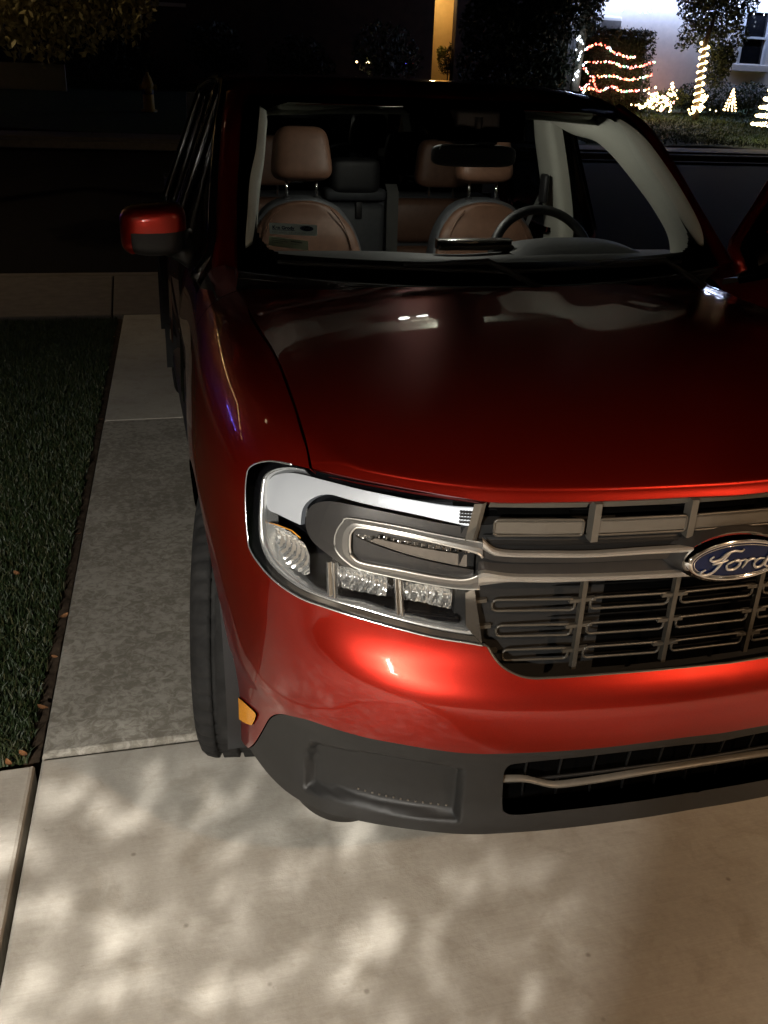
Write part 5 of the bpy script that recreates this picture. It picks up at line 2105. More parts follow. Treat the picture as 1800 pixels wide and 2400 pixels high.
def leaves(P, size, droop=0.0, slim=.45, jitter=.4):
    """Folded leaf faces at the given points."""
    n = len(P)
    P = np.asarray(P)
    d = RNG.normal(size=(n, 3))
    d[:, 2] -= droop
    d /= np.linalg.norm(d, axis=1)[:, None]
    r = RNG.normal(size=(n, 3))
    s = np.cross(d, r)
    s /= np.linalg.norm(s, axis=1)[:, None] + 1e-9
    nn = np.cross(d, s)
    L = (size * RNG.uniform(1 - jitter, 1 + jitter, n))[:, None]
    V = np.stack([P - d * L * .5, P + s * L * slim * .5 + nn * L * .08, P + d * L * .5, P - s * L * slim * .5 + nn * L * .08], 1).reshape(-1, 3)
    k = np.arange(n) * 4
    F = [(i, i + 1, i + 2) for i in k] + [(i, i + 2, i + 3) for i in k]
    return V, F


def in_blobs(n, blobs, shell=.5):
    """Random points through ellipsoid lobes, denser towards their skins."""
    w = np.array([b[1][0] * b[1][1] * b[1][2] for b in blobs])
    idx = RNG.choice(len(blobs), n, p=w / w.sum())
    d = RNG.normal(size=(n, 3))
    d /= np.linalg.norm(d, axis=1)[:, None]
    r = RNG.random(n) ** (1 / 3 * shell)
    C = np.array([b[0] for b in blobs])[idx]
    S = np.array([b[1] for b in blobs])[idx]
    return C + d * r[:, None] * S


BULB_V = np.array([(1, 0, 0), (-1, 0, 0), (0, 1, 0), (0, -1, 0), (0, 0, 1), (0, 0, -1)], float)
BULB_F = [(0, 2, 4), (2, 1, 4), (1, 3, 4), (3, 0, 4), (2, 0, 5), (1, 2, 5), (3, 1, 5), (0, 3, 5)]


def bulb_string(name, pts, r, mats, weights, label, parent=None, group=None, cat='string lights', wire=True, jit=.0, stretch=1.0):
    """A strand: thin cord with small glowing bulbs."""
    pts = np.asarray(pts, float)
    idx = RNG.choice(len(mats), len(pts), p=np.array(weights) / sum(weights))
    mb = MB()
    for p, k in zip(pts, idx):
        q = p + RNG.normal(size=3) * jit
        rr_ = r * RNG.uniform(.6, 1.4)
        mb.add(BULB_V * [rr_, rr_, rr_ * stretch] + q, BULB_F, int(k))
    ms = [MAT[m] for m in mats]
    if wire and len(pts) > 1:
        e = MB().tube(pts + [0, .01, 0], .006, 4).build(name, MAT['matte_black'], parent)
        stuff(mb.build('bulb', None, e, False, mats=ms))
    elif len(pts) > 1 and label:
        e = empty(name, tuple(pts[0]), label, cat, group)
        stuff(mb.build('bulb', None, e, False, mats=ms))
    else:
        e = mb.build(name, None, parent, False, mats=ms)
        if parent is not None:
            stuff(e)
    if label:
        tag(e, label, cat, group)
    return e


def lamp(name, loc, w, col, r, parent):
    L = bpy.data.lights.new(name, 'POINT')
    L.energy, L.color, L.shadow_soft_size = w, col, r
    o = bpy.data.objects.new(name, L)
    COL.objects.link(o)
    o.location = loc
    adopt(o, parent)
    return o


def sag(p, q, n, drop=0.0, wob=0.0):
    p, q = np.array(p, float), np.array(q, float)
    t = np.linspace(0, 1, n)
    P = p + (q - p) * t[:, None]
    P[:, 2] -= drop * 4 * t * (1 - t)
    P[:, 2] += wob * np.sin(t * 9.0 + p[0])
    return P


def build_street():
    leaf_mat('leaf_yellow', (.24, .20, .065), (.48, .40, .16))
    leaf_mat('leaf_dark', (.012, .018, .008), (.035, .045, .018))
    leaf_mat('leaf_hedge', (.018, .028, .010), (.045, .060, .020))
    plain('bark', (.10, .07, .045), .9, 0, .4, 20, bumpy=.6)
    plain('bark_pale', (.26, .22, .17), .9, 0, .3, 20, bumpy=.5)
    plain('wall_pale', (.60, .52, .45), .9, 0, .06, 6, bumpy=.2)
    plain('wall_dark', (.06, .035, .026), .9, 0, .25, 4)
    plain('roof_tile', (.05, .03, .022), .9, 0, .4, 10)
    plain('frame_white', (.42, .40, .38), .6, 0, .05)
    plain('wall_cream', (.66, .50, .26), .85, 0, .05, 6)
    plain('hydrant_yellow', (.62, .36, .03), .5, 0, .15, 20)
    plain('hydrant_band', (.05, .05, .05), .5)
    clear('pane', (.25, .22, .30))
    for nm, col, e in (('glow_white', (.75, .86, 1.0), 9), ('glow_warm', (1.0, .62, .26), 9), ('glow_red', (1.0, .13, .09), 7),
                       ('glow_green', (.35, 1.0, .45), 5), ('glow_pink', (1.0, .35, .35), 7), ('glow_yellow', (1.0, .80, .38), 11), ('glow_blue', (.12, .12, 1.0), 9)):
        emis(nm, col, e, False)

    # ---- tree whose drooping twigs enter at the upper left
    tx, ty = -3.6, 10.2
    t = empty('street_tree', (tx, ty, .1), 'leafy tree with drooping yellow green foliage at upper left', 'tree')
    tr = MB().tube([(tx, ty, 0), (tx + .03, ty, 1.0), (tx + .1, ty - .05, 2.2), (tx + .3, ty - .1, 3.2)], [.13, .11, .09, .06], 10).build('trunk', MAT['bark'], t)
    blobs = []
    for (u, v, y, s) in ((20, -60, 9.0, .55), (120, 10, 8.9, .42), (60, 60, 8.8, .38), (200, -30, 9.2, .46), (270, 20, 9.1, .36), (300, -50, 9.4, .40), (150, 90, 8.7, .26), (110, 110, 8.8, .24), (310, 70, 9.0, .18), (200, 70, 8.9, .26), (10, 20, 9.0, .4), (-80, -20, 9.2, .6), (250, -150, 9.5, .6), (80, -180, 9.6, .8), (20, 90, 9.0, .2), (325, 20, 9.1, .2)):
        c = at(u, v, y)
        blobs.append((c, (s, s * .9, s * .75)))
    V, F = leaves(in_blobs(9000, blobs, 1.0), .075, droop=1.0, slim=.5)
    crown = mk('crown', V, F, MAT['leaf_yellow'], t, True)
    for (u, v, y, s) in ((120, 10, 8.9, .4), (270, 20, 9.1, .3), (200, -30, 9.2, .4), (150, 90, 8.7, .2)):
        c = at(u, v, y)
        MB().tube([(tx + .3, ty - .1, 3.2), ((tx + c[0]) / 2, (ty + c[1]) / 2, 3.3), (c[0], c[1], c[2] + .15), (c[0] + .05, c[1] - .05, c[2] - .15)], [.04, .025, .014, .006], 6).build('limb', MAT['bark'], t)

    # ---- street lamp (out of frame) whose weak light reaches the street
    lx, ly = -5.6, 7.75
    e = empty('street_lamp', (lx, ly, 0), 'tall grey street lamp beside the near kerb left of the driveway', 'street lamp')
    MB().tube([(lx, ly, 0), (lx, ly, 4.8), (lx + .25, ly + .2, 5.3), (lx + 1.0, ly + .7, 5.5)], [.09, .06, .05, .04], 10).build('pole', MAT['gunmetal'], e)
    MB().box((lx + .85, ly + .6, 5.42), (lx + 1.35, ly + .9, 5.56), bev=.04).build('head', MAT['gunmetal'], e)
    emis('sodium', (1, .72, .42), 3)
    hd = MB().box((lx + .9, ly + .62, 5.40), (lx + 1.3, ly + .88, 5.418)).build('lamp_glass', MAT['sodium'], e, False)
    L = bpy.data.lights.new('lamp_light', 'SPOT')
    L.energy, L.color, L.shadow_soft_size = STREET_W, (1, .76, .46), .12
    L.spot_size, L.spot_blend = math.radians(105), .5
    lo = bpy.data.objects.new('lamp_light', L)
    COL.objects.link(lo)
    lo.location = (lx + 1.1, ly + .75, 5.36)
    lo.rotation_euler = look_rot(lo.location, (lx + 3.4, ly + 2.0, 0))
    adopt(lo, e)

    # ---- hydrant
    hx, hy, hz = at(350, 262, 21.0)
    hb = hz
    e = empty('fire_hydrant', (hx, hy, hb), 'yellow fire hydrant with dark band across the street', 'hydrant')
    R = .125
    MB().lathe([(.17, 0), (.17, .04), (.12, .06), (.118, .30), (.118, .42)], (hx, hy, hb), 'z', 20).build('barrel', MAT['hydrant_yellow'], e)
    MB().lathe([(.121, .34), (.122, .36), (.122, .45), (.121, .47)], (hx, hy, hb), 'z', 20).build('band', MAT['hydrant_band'], e)
    MB().lathe([(.118, .42), (.13, .50), (.135, .53), (.11, .57), (.085, .66), (.04, .72), (.035, .76), (.001, .77)], (hx, hy, hb), 'z', 20).build('bonnet', MAT['hydrant_yellow'], e)
    for s in (-1, 1):
        MB().lathe([(.05, .0), (.055, s * .15), (.06, s * .18), (.001, s * .185)], (hx, hy, hb + .48), 'x', 12).build('outlet', MAT['hydrant_yellow'], e)
    MB().lathe([(.065, 0), (.07, -.16), (.075, -.2), (.001, -.205)], (hx, hy, hb + .42), 'y', 12).build('outlet', MAT['hydrant_yellow'], e)

    # ---- dark house with a lit porch
    gz = lambda y: ground_z(y)
    h = empty('brown_house', (4, 27.5, gz(27)), 'dark brown house with a warm lit porch entrance', 'house')
    d0, d1, d2, d3 = at(1016, 169, 26.6), at(1062, 171, 26.6), at(1022, -40, 26.6), at(1078, -40, 26.6)
    xl, xr = d0[0], d1[0] + .06
    zt = gz(26.6) + 2.9
    zb = gz(26.6) - .2
    mb = MB()
    mb.box((-6.0, 26.8, zb), (xl, 27.1, 4.6))
    mb.build('wall', MAT['wall_dark'], h, False)
    mb = MB()
    mb.box((xr, 26.8, zb), (11.2, 27.1, 4.6))
    mb.build('wall', MAT['wall_dark'], h, False)
    mb = MB()
    mb.box((xl, 26.8, zt), (xr, 27.1, 4.6))
    mb.build('lintel', MAT['wall_dark'], h, False)
    # porch recess
    mb = MB()
    mb.add([(xl - .2, 27.1, zb), (xl - .2, 28.4, zb), (xl - .2, 28.4, zt), (xl - .2, 27.1, zt)], [(0, 1, 2, 3)])
    mb.add([(xr + .6, 27.1, zb), (xr + .6, 28.4, zb), (xr + .6, 28.4, zt), (xr + .6, 27.1, zt)], [(3, 2, 1, 0)])
    mb.add([(xl - .2, 28.4, zb), (xr + .6, 28.4, zb), (xr + .6, 28.4, zt), (xl - .2, 28.4, zt)], [(0, 1, 2, 3)])
    mb.add([(xl - .2, 27.1, zt), (xr + .6, 27.1, zt), (xr + .6, 28.4, zt), (xl - .2, 28.4, zt)], [(3, 2, 1, 0)])
    mb.add([(xl - .2, 26.8, zb + .01), (xr + .6, 26.8, zb + .01), (xr + .6, 28.4, zb + .01), (xl - .2, 28.4, zb + .01)], [(0, 1, 2, 3)])
    mb.build('porch', MAT['wall_cream'], h, False)
    MB().box((xl + .26, 28.34, zb), (xl + .34, 28.40, zt)).build('door_frame', MAT['frame_white'], h, False)
    MB().lathe([(.001, 0), (.09, -.02), (.10, -.10), (.001, -.12)], ((xl + xr) / 2, 27.75, zt - .02), 'z', 12).build('porch_lamp', MAT['glow_yellow'], h)
    lamp('porch_light', ((xl + xr) / 2, 27.6, zt - .25), 26, (1, .72, .34), .08, h)
    mb = MB()
    mb.add([(-7, 26.2, 4.3), (12, 26.2, 4.3), (12, 31, 6.8), (-7, 31, 6.8), (-7, 26.2, 4.45), (12, 26.2, 4.45), (12, 31, 6.95), (-7, 31, 6.95)], [(0, 1, 2, 3), (7, 6, 5, 4), (0, 4, 5, 1), (1, 5, 6, 2), (2, 6, 7, 3), (3, 7, 4, 0)])
    mb.build('roof', MAT['roof_tile'], h, False)
    g0, g1 = at(380, 25, 26.75), at(425, 200, 26.75)
    MB().box((at(345, 20, 26.75)[0], 26.72, zb), (at(432, 20, 26.75)[0], 26.79, at(380, 18, 26.75)[2])).build('garage_door', MAT['roof_tile'], h, False)
    MB().box((at(338, 10, 26.7)[0], 26.70, at(380, 14, 26.7)[2]), (at(436, 10, 26.7)[0], 26.78, at(380, 5, 26.7)[2])).build('door_trim', MAT['frame_white'], h, False)  # pale strip coloured to stand in for the faint light line at the eave
    # potted plant and dark figure-like shrub in the porch
    c = at(1036, 130, 27.3)
    e = empty('porch_plant', (c[0], c[1], zb), 'yellow green potted plant in the lit porch', 'plant')
    leaf_mat('leaf_lime', (.16, .20, .03), (.34, .34, .06))
    V, F = leaves(in_blobs(500, [(at(1036, 122, 27.3), (.16, .15, .16)), (at(1030, 140, 27.3), (.10, .1, .14))], 1), .07, .2)
    mk('foliage', V, F, MAT['leaf_lime'], e)
    MB().lathe([(.001, 0), (.14, 0), (.18, .4), (.16, .4), (.001, .36)], (c[0], c[1], zb), 'z', 16).build('pot', MAT['bark'], e)
    c = at(1051, 140, 27.0)
    e = empty('porch_shrub', (c[0], c[1], zb), 'dark shrub standing before the lit porch', 'shrub')
    V, F = leaves(in_blobs(900, [(at(1052, 140, 27.0), (.17, .15, .30)), (at(1046, 158, 27.0), (.24, .16, .22)), (at(1056, 112, 27.0), (.07, .07, .14))], 1), .06, .2)
    mk('foliage', V, F, MAT['leaf_dark'], e)
    MB().tube([(c[0], c[1], zb), (c[0], c[1], c[2])], .02, 6).build('stem', MAT['bark'], e)
    # a few coloured bulbs low on its front
    for (u, v, m, lab) in ((836, 145, 'glow_warm', 'small warm bulb glowing above the truck roof, left one'), (862, 147, 'glow_yellow', 'small pale bulb glowing above the truck roof, right one'),
                           (950, 149, 'glow_blue', 'tiny blue bulb left of the lit porch'), (966, 147, 'glow_red', 'tiny red bulb left of the lit porch')):
        bulb_string('garden_bulb', [at(u, v, 26.0)], .045 if m in ('glow_warm', 'glow_yellow') else .028, [m], [1], lab, wire=False, cat='bulb', group='stray bulbs by the brown house')
    # low pale garden wall at the far left
    p0, p1 = at(-60, 142, 24.0), at(150, 146, 24.0)
    MB().box((p0[0] - 6, 24.0, gz(24) - .2), (p1[0], 24.25, p0[2])).build('wall', MAT['wall_pale'], tag(empty('garden_wall', (p0[0], 24, gz(24)), 'low pale garden wall under the drooping tree', 'wall'), 'low pale garden wall under the drooping tree', 'wall'), False)
    # dark shrubs along the brown house
    for (u, v, y, s, lab) in ((500, 110, 25.6, .62, 'round dark shrub with a few glints before the brown house'), (240, 120, 25.2, .8, 'broad dark shrub left of the fire hydrant'), (700, 150, 25.6, .7, 'dark shrub before the middle of the brown house'), (900, 120, 25.8, .75, 'dark shrub just left of the lit porch')):
        c = at(u, v, y)
        e = empty('dark_shrub', (c[0], c[1], gz(y)), lab, 'shrub', 'shrubs along the brown house')
        V, F = leaves(in_blobs(1500, [(c, (s * 1.2, s, s)), ((c[0] + s * .5, c[1], c[2] - s * .3), (s, s * .8, s * .8))], .8), .12, .2)
        mk('foliage', V, F, MAT['leaf_dark'], e)
        MB().tube([(c[0], c[1], gz(y) - .1), (c[0], c[1], c[2])], .05, 6).build('stem', MAT['bark'], e)

    build_lit_house()


def build_lit_house():
    gz = ground_z
    # ---- pale house hung with icicle lights
    y = 26.0
    xl, xr = at(1350, 50, y)[0], 24.0
    zb, ze = gz(y) - .2, 4.75
    h = empty('pale_house', (15, 26.2, gz(y)), 'pale stucco house washed by white icicle lights', 'house')
    w0, w1 = at(1752, 25, y), at(1728, 148, y)
    w2, w3 = at(1802, 40, y), at(1778, 150, y)
    wx0, wx1, wz0, wz1 = w1[0], w3[0] + .1, w1[2], w0[2]
    mb = MB()
    mb.box((xl, y, zb), (wx0, y + .25, ze))
    mb.build('wall', MAT['wall_pale'], h, False)
    MB().box((wx0, y, zb), (wx1, y + .25, wz0)).build('wall', MAT['wall_pale'], h, False)
    MB().box((wx0, y, wz1), (wx1, y + .25, ze)).build('wall', MAT['wall_pale'], h, False)
    MB().box((wx1, y, zb), (xr, y + .25, ze)).build('wall', MAT['wall_pale'], h, False)
    MB().box((xl - .15, y + .02, zb), (xl, y + 4, ze)).build('wall', MAT['wall_pale'], h, False)
    # window
    f = MB()
    f.box((wx0 - .07, y - .05, wz0 - .02), (wx0 + .03, y + .1, wz1 + .07))
    f.box((wx1 - .03, y - .05, wz0 - .02), (wx1 + .07, y + .1, wz1 + .07))
    f.box((wx0 + .03, y - .05, wz1 - .03), (wx1 - .03, y + .1, wz1 + .07))
    f.box((wx0 + .03, y - .045, (wz0 + wz1) / 2 - .03), (wx1 - .03, y + .1, (wz0 + wz1) / 2 + .03))
    fr = f.build('window', MAT['frame_white'], h, False)
    MB().box((wx0 - .25, y - .10, wz0 - .22), (wx1 + .25, y + .1, wz0 - .02), bev=.02).build('sill', MAT['wall_pale'], fr, False)
    plain('dusk_curtain', (.10, .08, .12), .9)
    MB().box((wx0 + .03, y + .04, wz0), (wx1 - .03, y + .05, (wz0 + wz1) / 2 - .03)).build('pane', MAT['gloss_black'], fr, False)
    MB().box((wx0 + .03, y + .04, (wz0 + wz1) / 2 + .03), (wx1 - .03, y + .05, wz1)).build('pane', MAT['gloss_black'], fr, False)
    # lower plinth band
    MB().box((wx0 - .9, y - .06, zb), (xr, y, zb + .8)).build('plinth', MAT['wall_pale'], h, False)
    # roof and eave
    mb = MB()
    mb.add([(xl - .5, y - .6, ze), (xr, y - .6, ze), (xr, y + 5, ze + 2.6), (xl - .5, y + 5, ze + 2.6), (xl - .5, y - .6, ze + .15), (xr, y - .6, ze + .15), (xr, y + 5, ze + 2.75), (xl - .5, y + 5, ze + 2.75)], [(0, 1, 2, 3), (7, 6, 5, 4), (0, 4, 5, 1), (1, 5, 6, 2), (2, 6, 7, 3), (3, 7, 4, 0)])
    mb.build('roof', MAT['roof_tile'], h, False)
    # icicle lights along the eave
    ic = empty('icicle_lights', (15, y - .55, ze), 'white icicle lights hanging along the eave of the pale house', 'icicle lights')
    x = xl - .1
    k = 0
    while x < xr - 2:
        n = int(RNG.integers(4, 11))
        pts = np.array([(x + RNG.normal() * .015, y - .55 + RNG.normal() * .02, ze - .05 - .13 * i) for i in range(n)])
        bulb_string('icicle_strand', pts, .022, ['glow_white'], [1], None, ic, wire=False, jit=.012, stretch=1.6)
        x += RNG.uniform(.13, .2)
    for xx in np.arange(xl + .3, 22, .8):
        lamp('icicle_glow', (xx, y - .40, ze - .60), ICICLE_W, (.40, .56, 1.0), .15, ic)
    # reflected bluish string in the window: lamps of the facing houses
    # ---- beige utility box behind the hedge
    c0, c1 = at(1403, 74, 25.72), at(1462, 38, 25.72)
    e = empty('utility_box', ((c0[0] + c1[0]) / 2, 25.72, gz(25.72)), 'beige rounded pillar top rising behind the light strung hedge', 'pillar')
    MB().box((c0[0], 25.72, gz(25.72) - .2), (c1[0], 25.98, c1[2]), bev=.08).build('shaft', MAT['wall_pale'], e)
    MB().box((c0[0] + .05, 25.705, c1[2] - .55), (c1[0] - .05, 25.722, c1[2] - .12), bev=.008).build('panel', MAT['kerb'], e)

    # ---- clipped hedge with light strings
    yh = 23.4
    a, b = at(1378, 240, yh), at(1540, 75, yh)
    hx0, hx1, hz1 = a[0], b[0], b[2]
    hz0 = gz(yh) - .05
    e = empty('clipped_hedge', ((hx0 + hx1) / 2, yh + .5, hz0), 'dark clipped square hedge wound with red and white light strings', 'hedge')
    MB().box((hx0 + .1, yh + .12, hz0), (hx1 - .1, yh + 1.1, hz1 - .1), bev=.15).build('core', MAT['leaf_dark'], e)
    n = 9000
    P = np.stack([RNG.uniform(hx0, hx1, n), RNG.uniform(yh, yh + 1.2, n), RNG.uniform(hz0, hz1, n)], 1)
    ax = RNG.integers(0, 5, n)
    P[ax < 3, 1] = yh + RNG.normal(size=(ax < 3).sum()) * .05 + .05
    P[ax == 3, 2] = hz1 + RNG.normal(size=(ax == 3).sum()) * .05 - .04
    P[ax == 4, 0] = np.where(RNG.random((ax == 4).sum()) < .5, hx0, hx1) + RNG.normal(size=(ax == 4).sum()) * .05
    V, F = leaves(P, .075, .2)
    mk('foliage', V, F, MAT['leaf_hedge'], e)
    multi = ['glow_red', 'glow_warm', 'glow_pink', 'glow_white', 'glow_green']
    mw = [.42, .24, .18, .09, .07]
    rows = [([(1365, 118), (1383, 110), (1400, 104), (1425, 112), (1445, 125), (1468, 133), (1485, 137)], 'topmost drooping string of red and white lights on the hedge'),
            ([(1372, 146), (1400, 146), (1430, 146), (1455, 154), (1480, 158), (1500, 155), (1518, 150), (1535, 146)], 'second string of lights from the top of the hedge'),
            ([(1370, 160), (1380, 172), (1392, 180), (1420, 178), (1450, 182), (1480, 187), (1505, 183), (1528, 174)], 'third string of lights from the top of the hedge'),
            ([(1366, 214), (1385, 205), (1405, 214), (1425, 206), (1437, 200), (1448, 212), (1475, 214), (1500, 213), (1522, 208)], 'lowest zigzag string of red lights at the hedge foot'),
            ([(1352, 196), (1362, 208), (1376, 200), (1390, 188), (1396, 206)], 'short red light string at the left foot of the hedge')]
    for pl, lab in rows:
        L = [at(u, v, yh - .09) for u, v in pl]
        P = even(spl(L, 8), .036)
        P = P[np.sort(RNG.choice(len(P), int(len(P) * .85), replace=False))]
        s = bulb_string('string_lights', P, .026, multi, mw, lab, group='light strings on the hedge', jit=.016)
    lamp('string_glow', (hx0 + .9, yh - .9, hz0 + .7), 9, (1, .30, .16), .4, s)
    # pink wash on the wall beside the hedge
    lamp('string_glow', (at(1560, 190, 25)[0], 25.0, gz(25) + .6), 16, (1, .42, .30), .4, s)

    # ---- dark conifer-like tree between the houses
    yt = 22.0
    c = at(1345, 320, yt)
    tx, tz = at(1352, 150, yt)[0], gz(yt)
    t = empty('dark_tree', (tx, yt, tz), 'tall dark tree between the lit porch and the light strung hedge', 'tree')
    MB().tube([(tx, yt, tz - .1), (tx + .02, yt, tz + 1.2), (tx + .1, yt, 3.6), (tx + .2, yt, 5.5)], [.13, .11, .10, .08], 10).build('trunk', MAT['bark_pale'], t)
    bl = []
    for (u, v, s) in ((1150, 60, .75), (1230, 100, .8), (1290, 40, .8), (1180, 180, .65), (1260, 200, .7), (1310, 150, .5), (1120, 150, .55), (1300, 250, .42), (1220, 250, .5), (1200, -40, 1.0), (1310, -60, .9), (1395, -20, .45), (1375, 30, .28)):
        bl.append((at(u, v, yt + RNG.uniform(-.4, .4)), (s, s * .9, s * .9)))
    V, F = leaves(in_blobs(16000, bl, .9), .13, .4)
    mk('crown', V, F, MAT['leaf_dark'], t)
    V, F = leaves(in_blobs(900, [(at(1385, 30, yt), (.32, .3, .5)), (at(1372, 70, yt), (.2, .2, .3))], 1), .10, .4)
    mk('spray', V, F, MAT['leaf_dark'], t)
    # whitish highlights on its trunk, built as glowing bulbs
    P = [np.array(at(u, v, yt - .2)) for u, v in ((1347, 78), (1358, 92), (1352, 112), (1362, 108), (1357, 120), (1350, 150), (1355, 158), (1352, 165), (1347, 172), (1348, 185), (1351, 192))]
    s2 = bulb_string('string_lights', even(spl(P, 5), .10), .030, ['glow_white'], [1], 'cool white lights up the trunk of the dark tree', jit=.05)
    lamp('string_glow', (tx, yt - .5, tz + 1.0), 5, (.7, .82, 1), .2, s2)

    # ---- small tree with a candy-striped trunk of lights
    yp = 22.4
    p0, p1 = np.array(at(1632, 262, yp)), np.array(at(1653, 100, yp))
    e = empty('wrapped_tree', (p0[0], p0[1], p0[2]), 'small tree with its trunk spiralled in warm lights', 'tree')
    MB().tube([p0 - [0, 0, .2], p0 * .5 + p1 * .5 + [-.03, 0, 0], p1, p1 + [.15, 0, .6]], [.085, .07, .06, .05], 10).build('trunk', MAT['bark'], e)
    bl = [(at(u, v, yp + .3), (s, s, s * .8)) for u, v, s in ((1640, 20, .55), (1690, 40, .6), (1620, 75, .35), (1660, 95, .42), (1720, 85, .4), (1600, 105, .22), (1690, 120, .32), (1650, -40, .8), (1735, 10, .5))]
    V, F = leaves(in_blobs(7500, bl, .9), .10, .3)
    mk('crown', V, F, MAT['leaf_hedge'], e)
    V, F = leaves(in_blobs(1600, [(at(1680, 160, yp + .4), (.4, .3, .5)), (at(1700, 130, yp + .4), (.35, .3, .3))], .9), .10, .3)
    mk('low_crown', V, F, MAT['leaf_dark'], e)
    turns, L = 9.5, []
    for i in range(190):
        tt = i / 189
        c = p0 + (p1 - p0) * tt
        a_ = tt * turns * 2 * math.pi
        L.append(c + np.array([.105 * math.cos(a_), .105 * math.sin(a_), 0]))
    s3 = bulb_string('string_lights', L, .026, ['glow_yellow', 'glow_warm'], [.7, .3], 'warm light string spiralled round the small tree trunk')
    lamp('string_glow', tuple(p0 * .5 + p1 * .5 + np.array([-.3, -.5, 0])), 5, (1, .66, .32), .2, s3)
    lamp('string_glow', tuple(p0 + np.array([.5, -.6, .3])), 3, (1, .72, .36), .2, s3)

    # ---- ground cover hung with warm lights
    e = empty('flower_bed', (at(1548, 250, 22.8)[0], 22.8, gz(22.8)), 'low plants heaped with warm yellow lights beside the hedge', 'flower bed')
    V, F = leaves(in_blobs(1500, [(at(1520, 245, 22.9), (.35, .2, .15)), (at(1560, 235, 22.9), (.4, .2, .28)), (at(1590, 228, 23.0), (.3, .2, .2))], .9), .08, .1)
    mk('foliage', V, F, MAT['leaf_hedge'], e)
    P = in_blobs(120, [(at(1545, 240, 22.7), (.45, .1, .20)), (at(1572, 228, 22.7), (.2, .1, .36)), (at(1510, 248, 22.7), (.4, .1, .08)), (at(1530, 225, 22.7), (.12, .1, .25))], 1)
    s4 = bulb_string('string_lights', P, .030, ['glow_yellow', 'glow_warm', 'glow_pink'], [.6, .32, .08], 'tangle of warm lights on the low bed beside the hedge', wire=False)
    lamp('string_glow', tuple(np.array(at(1545, 240, 22.2))), 3, (1, .72, .36), .3, s4)
    # ---- low shrubs under the window
    for (u, v, s, lab) in ((1620, 225, .42, 'rounded low shrub left of the spiral lit trunk'), (1690, 232, .55, 'low dark shrub right of the spiral lit trunk'), (1760, 225, .5, 'low dark shrub under the house window')):
        c = at(u, v, 24.2)
        q = empty('low_shrub', (c[0], c[1], gz(24.2)), lab, 'shrub', 'shrubs under the pale house')
        V, F = leaves(in_blobs(1500, [(c, (s * 1.15, s * .8, s * .8)), ((c[0], c[1], c[2] - s * .5), (s * 1.2, s * .8, s * .5))], .9), .09, .2)
        mk('foliage', V, F, MAT['leaf_hedge'], q)
        MB().tube([(c[0], c[1], gz(24.2) - .1), (c[0], c[1], c[2])], .03, 6).build('stem', MAT['bark'], q)
    # ---- wire light cones on the lawn

    def cone(base, hgt, rad, n, r, lab, mats, wts):
        b = np.array(base)
        q = empty('light_cone', tuple(b), lab, 'light decoration', 'lit wire cones on the lawn')
        mb = MB()
        for k in range(8):
            a_ = k * math.pi / 4
            mb.tube([b + [rad * math.cos(a_), rad * math.sin(a_), 0], b + [0, 0, hgt]], .008, 4)
        stuff(mb.build('wire_frame', MAT['matte_black'], q))
        L = []
        for i in range(n):
            tt = i / n
            a_ = tt * 2 * math.pi * 7
            L.append(b + [rad * (1 - tt) * math.cos(a_), rad * (1 - tt) * math.sin(a_), hgt * tt + .02])
        s = bulb_string('light_coil', L, r, mats, wts, None, q)
        lamp('cone_glow', tuple(b + [0, -.35, hgt * .5]), 5 if hgt > .8 else 1.5, (1, .80, .42), .2, q)
    cone(at(1710, 262, 21.8), .52, .17, 70, .024, 'small cone of warm lights on the lawn', ['glow_warm', 'glow_yellow'], [.6, .4])
    cone(at(1800, 302, 19.0), 1.25, .40, 260, .028, 'large bright yellow light cone at the right edge', ['glow_yellow', 'glow_white'], [.9, .1])
    for (u, v, s_, lab) in ((1622, 258, .12, 'lit stake at the left foot of the spiral trunk'), (1645, 252, .10, 'lit stake at the right foot of the spiral trunk'), (1651, 228, .10, 'lit stake above the right foot of the spiral trunk')):
        P = in_blobs(12, [(at(u, v, 22.2), (s_, .05, s_))], 1)
        bulb_string('light_stake', P, .030, ['glow_yellow', 'glow_warm'], [.6, .4], lab, wire=False, cat='light decoration', group='light stakes by the spiral trunk')
    for (u, v, lab) in ((1664, 257, 'single warm ground light nearer the spiral trunk'), (1678, 260, 'single warm ground light nearer the small cone')):
        bulb_string('ground_light', [at(u, v, 22.0)], .028, ['glow_yellow'], [1], lab, wire=False, cat='bulb', group='ground lights on the lawn')


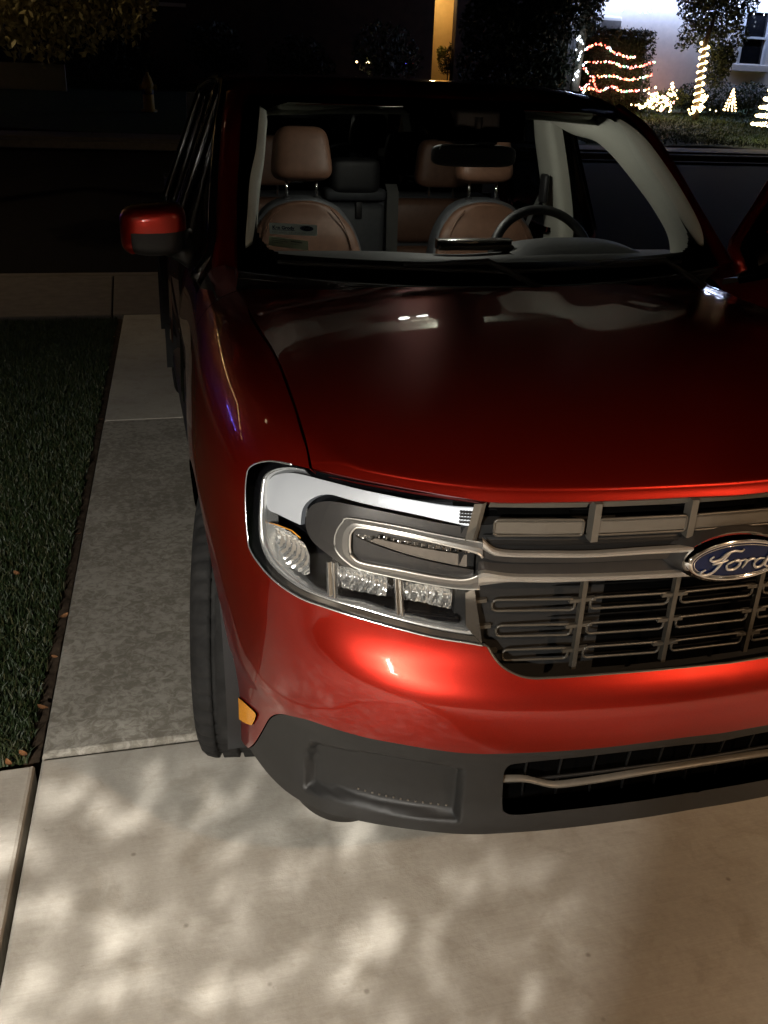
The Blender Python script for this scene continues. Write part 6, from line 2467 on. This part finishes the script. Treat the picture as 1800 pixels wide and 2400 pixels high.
def build_neighbour():
    """Gabled house across the street to the left, out of frame, whose lights show in the fender."""
    y, x0, x1 = 23.5, -17.0, -6.0
    zb = ground_z(y) - .2
    h = empty('neighbour_house', ((x0 + x1) / 2, y + 2, zb), 'gabled house with blue eave lights far left across the street', 'house')
    xm, zt, zp = (x0 + x1) / 2, 4.2, 6.4
    mb = MB()
    mb.add([(x0, y, zb), (x1, y, zb), (x1, y, zt), (xm, y, zp), (x0, y, zt), (x0, y + 6, zb), (x1, y + 6, zb), (x1, y + 6, zt), (xm, y + 6, zp), (x0, y + 6, zt)],
           [(0, 1, 2, 3, 4), (9, 8, 7, 6, 5), (1, 6, 7, 2), (0, 4, 9, 5)])
    mb.build('wall', MAT['wall_pale'], h, False)
    mb = MB()
    for a, b in (((x0 - .4, zt - .16), (xm, zp)), ((xm, zp), (x1 + .4, zt - .16))):
        mb.add([(a[0], y - .5, a[1] + .05), (b[0], y - .5, b[1] + .05), (b[0], y + 6.4, b[1] + .05), (a[0], y + 6.4, a[1] + .05)], [(0, 1, 2, 3)])
    mb.build('roof', MAT['roof_tile'], h, False)
    for k in range(3):
        MB().box((x0 + 1.2 + k * 3.4, y - .04, zb + 1.2), (x0 + 2.8 + k * 3.4, y + .05, zb + 2.6), bev=.02).build('window', MAT['gloss_black'], h, False)
    P = np.concatenate([sag((x0 - .3, y - .55, zt), (xm, y - .55, zp + .1), 50), sag((xm, y - .55, zp + .1), (x1 + .3, y - .55, zt), 50)])
    bulb_string('string_lights', P, .06, ['glow_warm'], [1], 'warm bulbs along the gable of the far left house')
    P = sag((x0 + 2, y - .5, 3.3), (x0 + 5, y - .5, 3.3), 40)
    s = bulb_string('string_lights', P, .06, ['glow_blue'], [1], 'blue lights across the front of the far left house', jit=.05)
    for xx in np.linspace(x0 + 2, x0 + 5, 3):
        lamp('string_glow', (xx, y - .35, 3.2), 10, (.16, .14, 1), .15, s)


STREET_W, ICICLE_W = 170, 48
build_street()
build_neighbour()
_n = 16000
_x, _y = RNG.uniform(8.5, 19, _n), RNG.uniform(18.3, 24.0, _n)
_z = np.array([ground_z(v) + .03 * math.sin(u * 1.3 + v) for u, v in zip(_x, _y)])
_V, _F = leaves(np.stack([_x, _y, _z + .03], 1), .11, -1.2, .16)
leaf_mat('far_blade', (.016, .040, .006), (.045, .075, .014))
stuff(tag(mk('far_grass', _V, _F, MAT['far_blade'], None), 'dark grass of the lawn before the pale house', 'grass'))
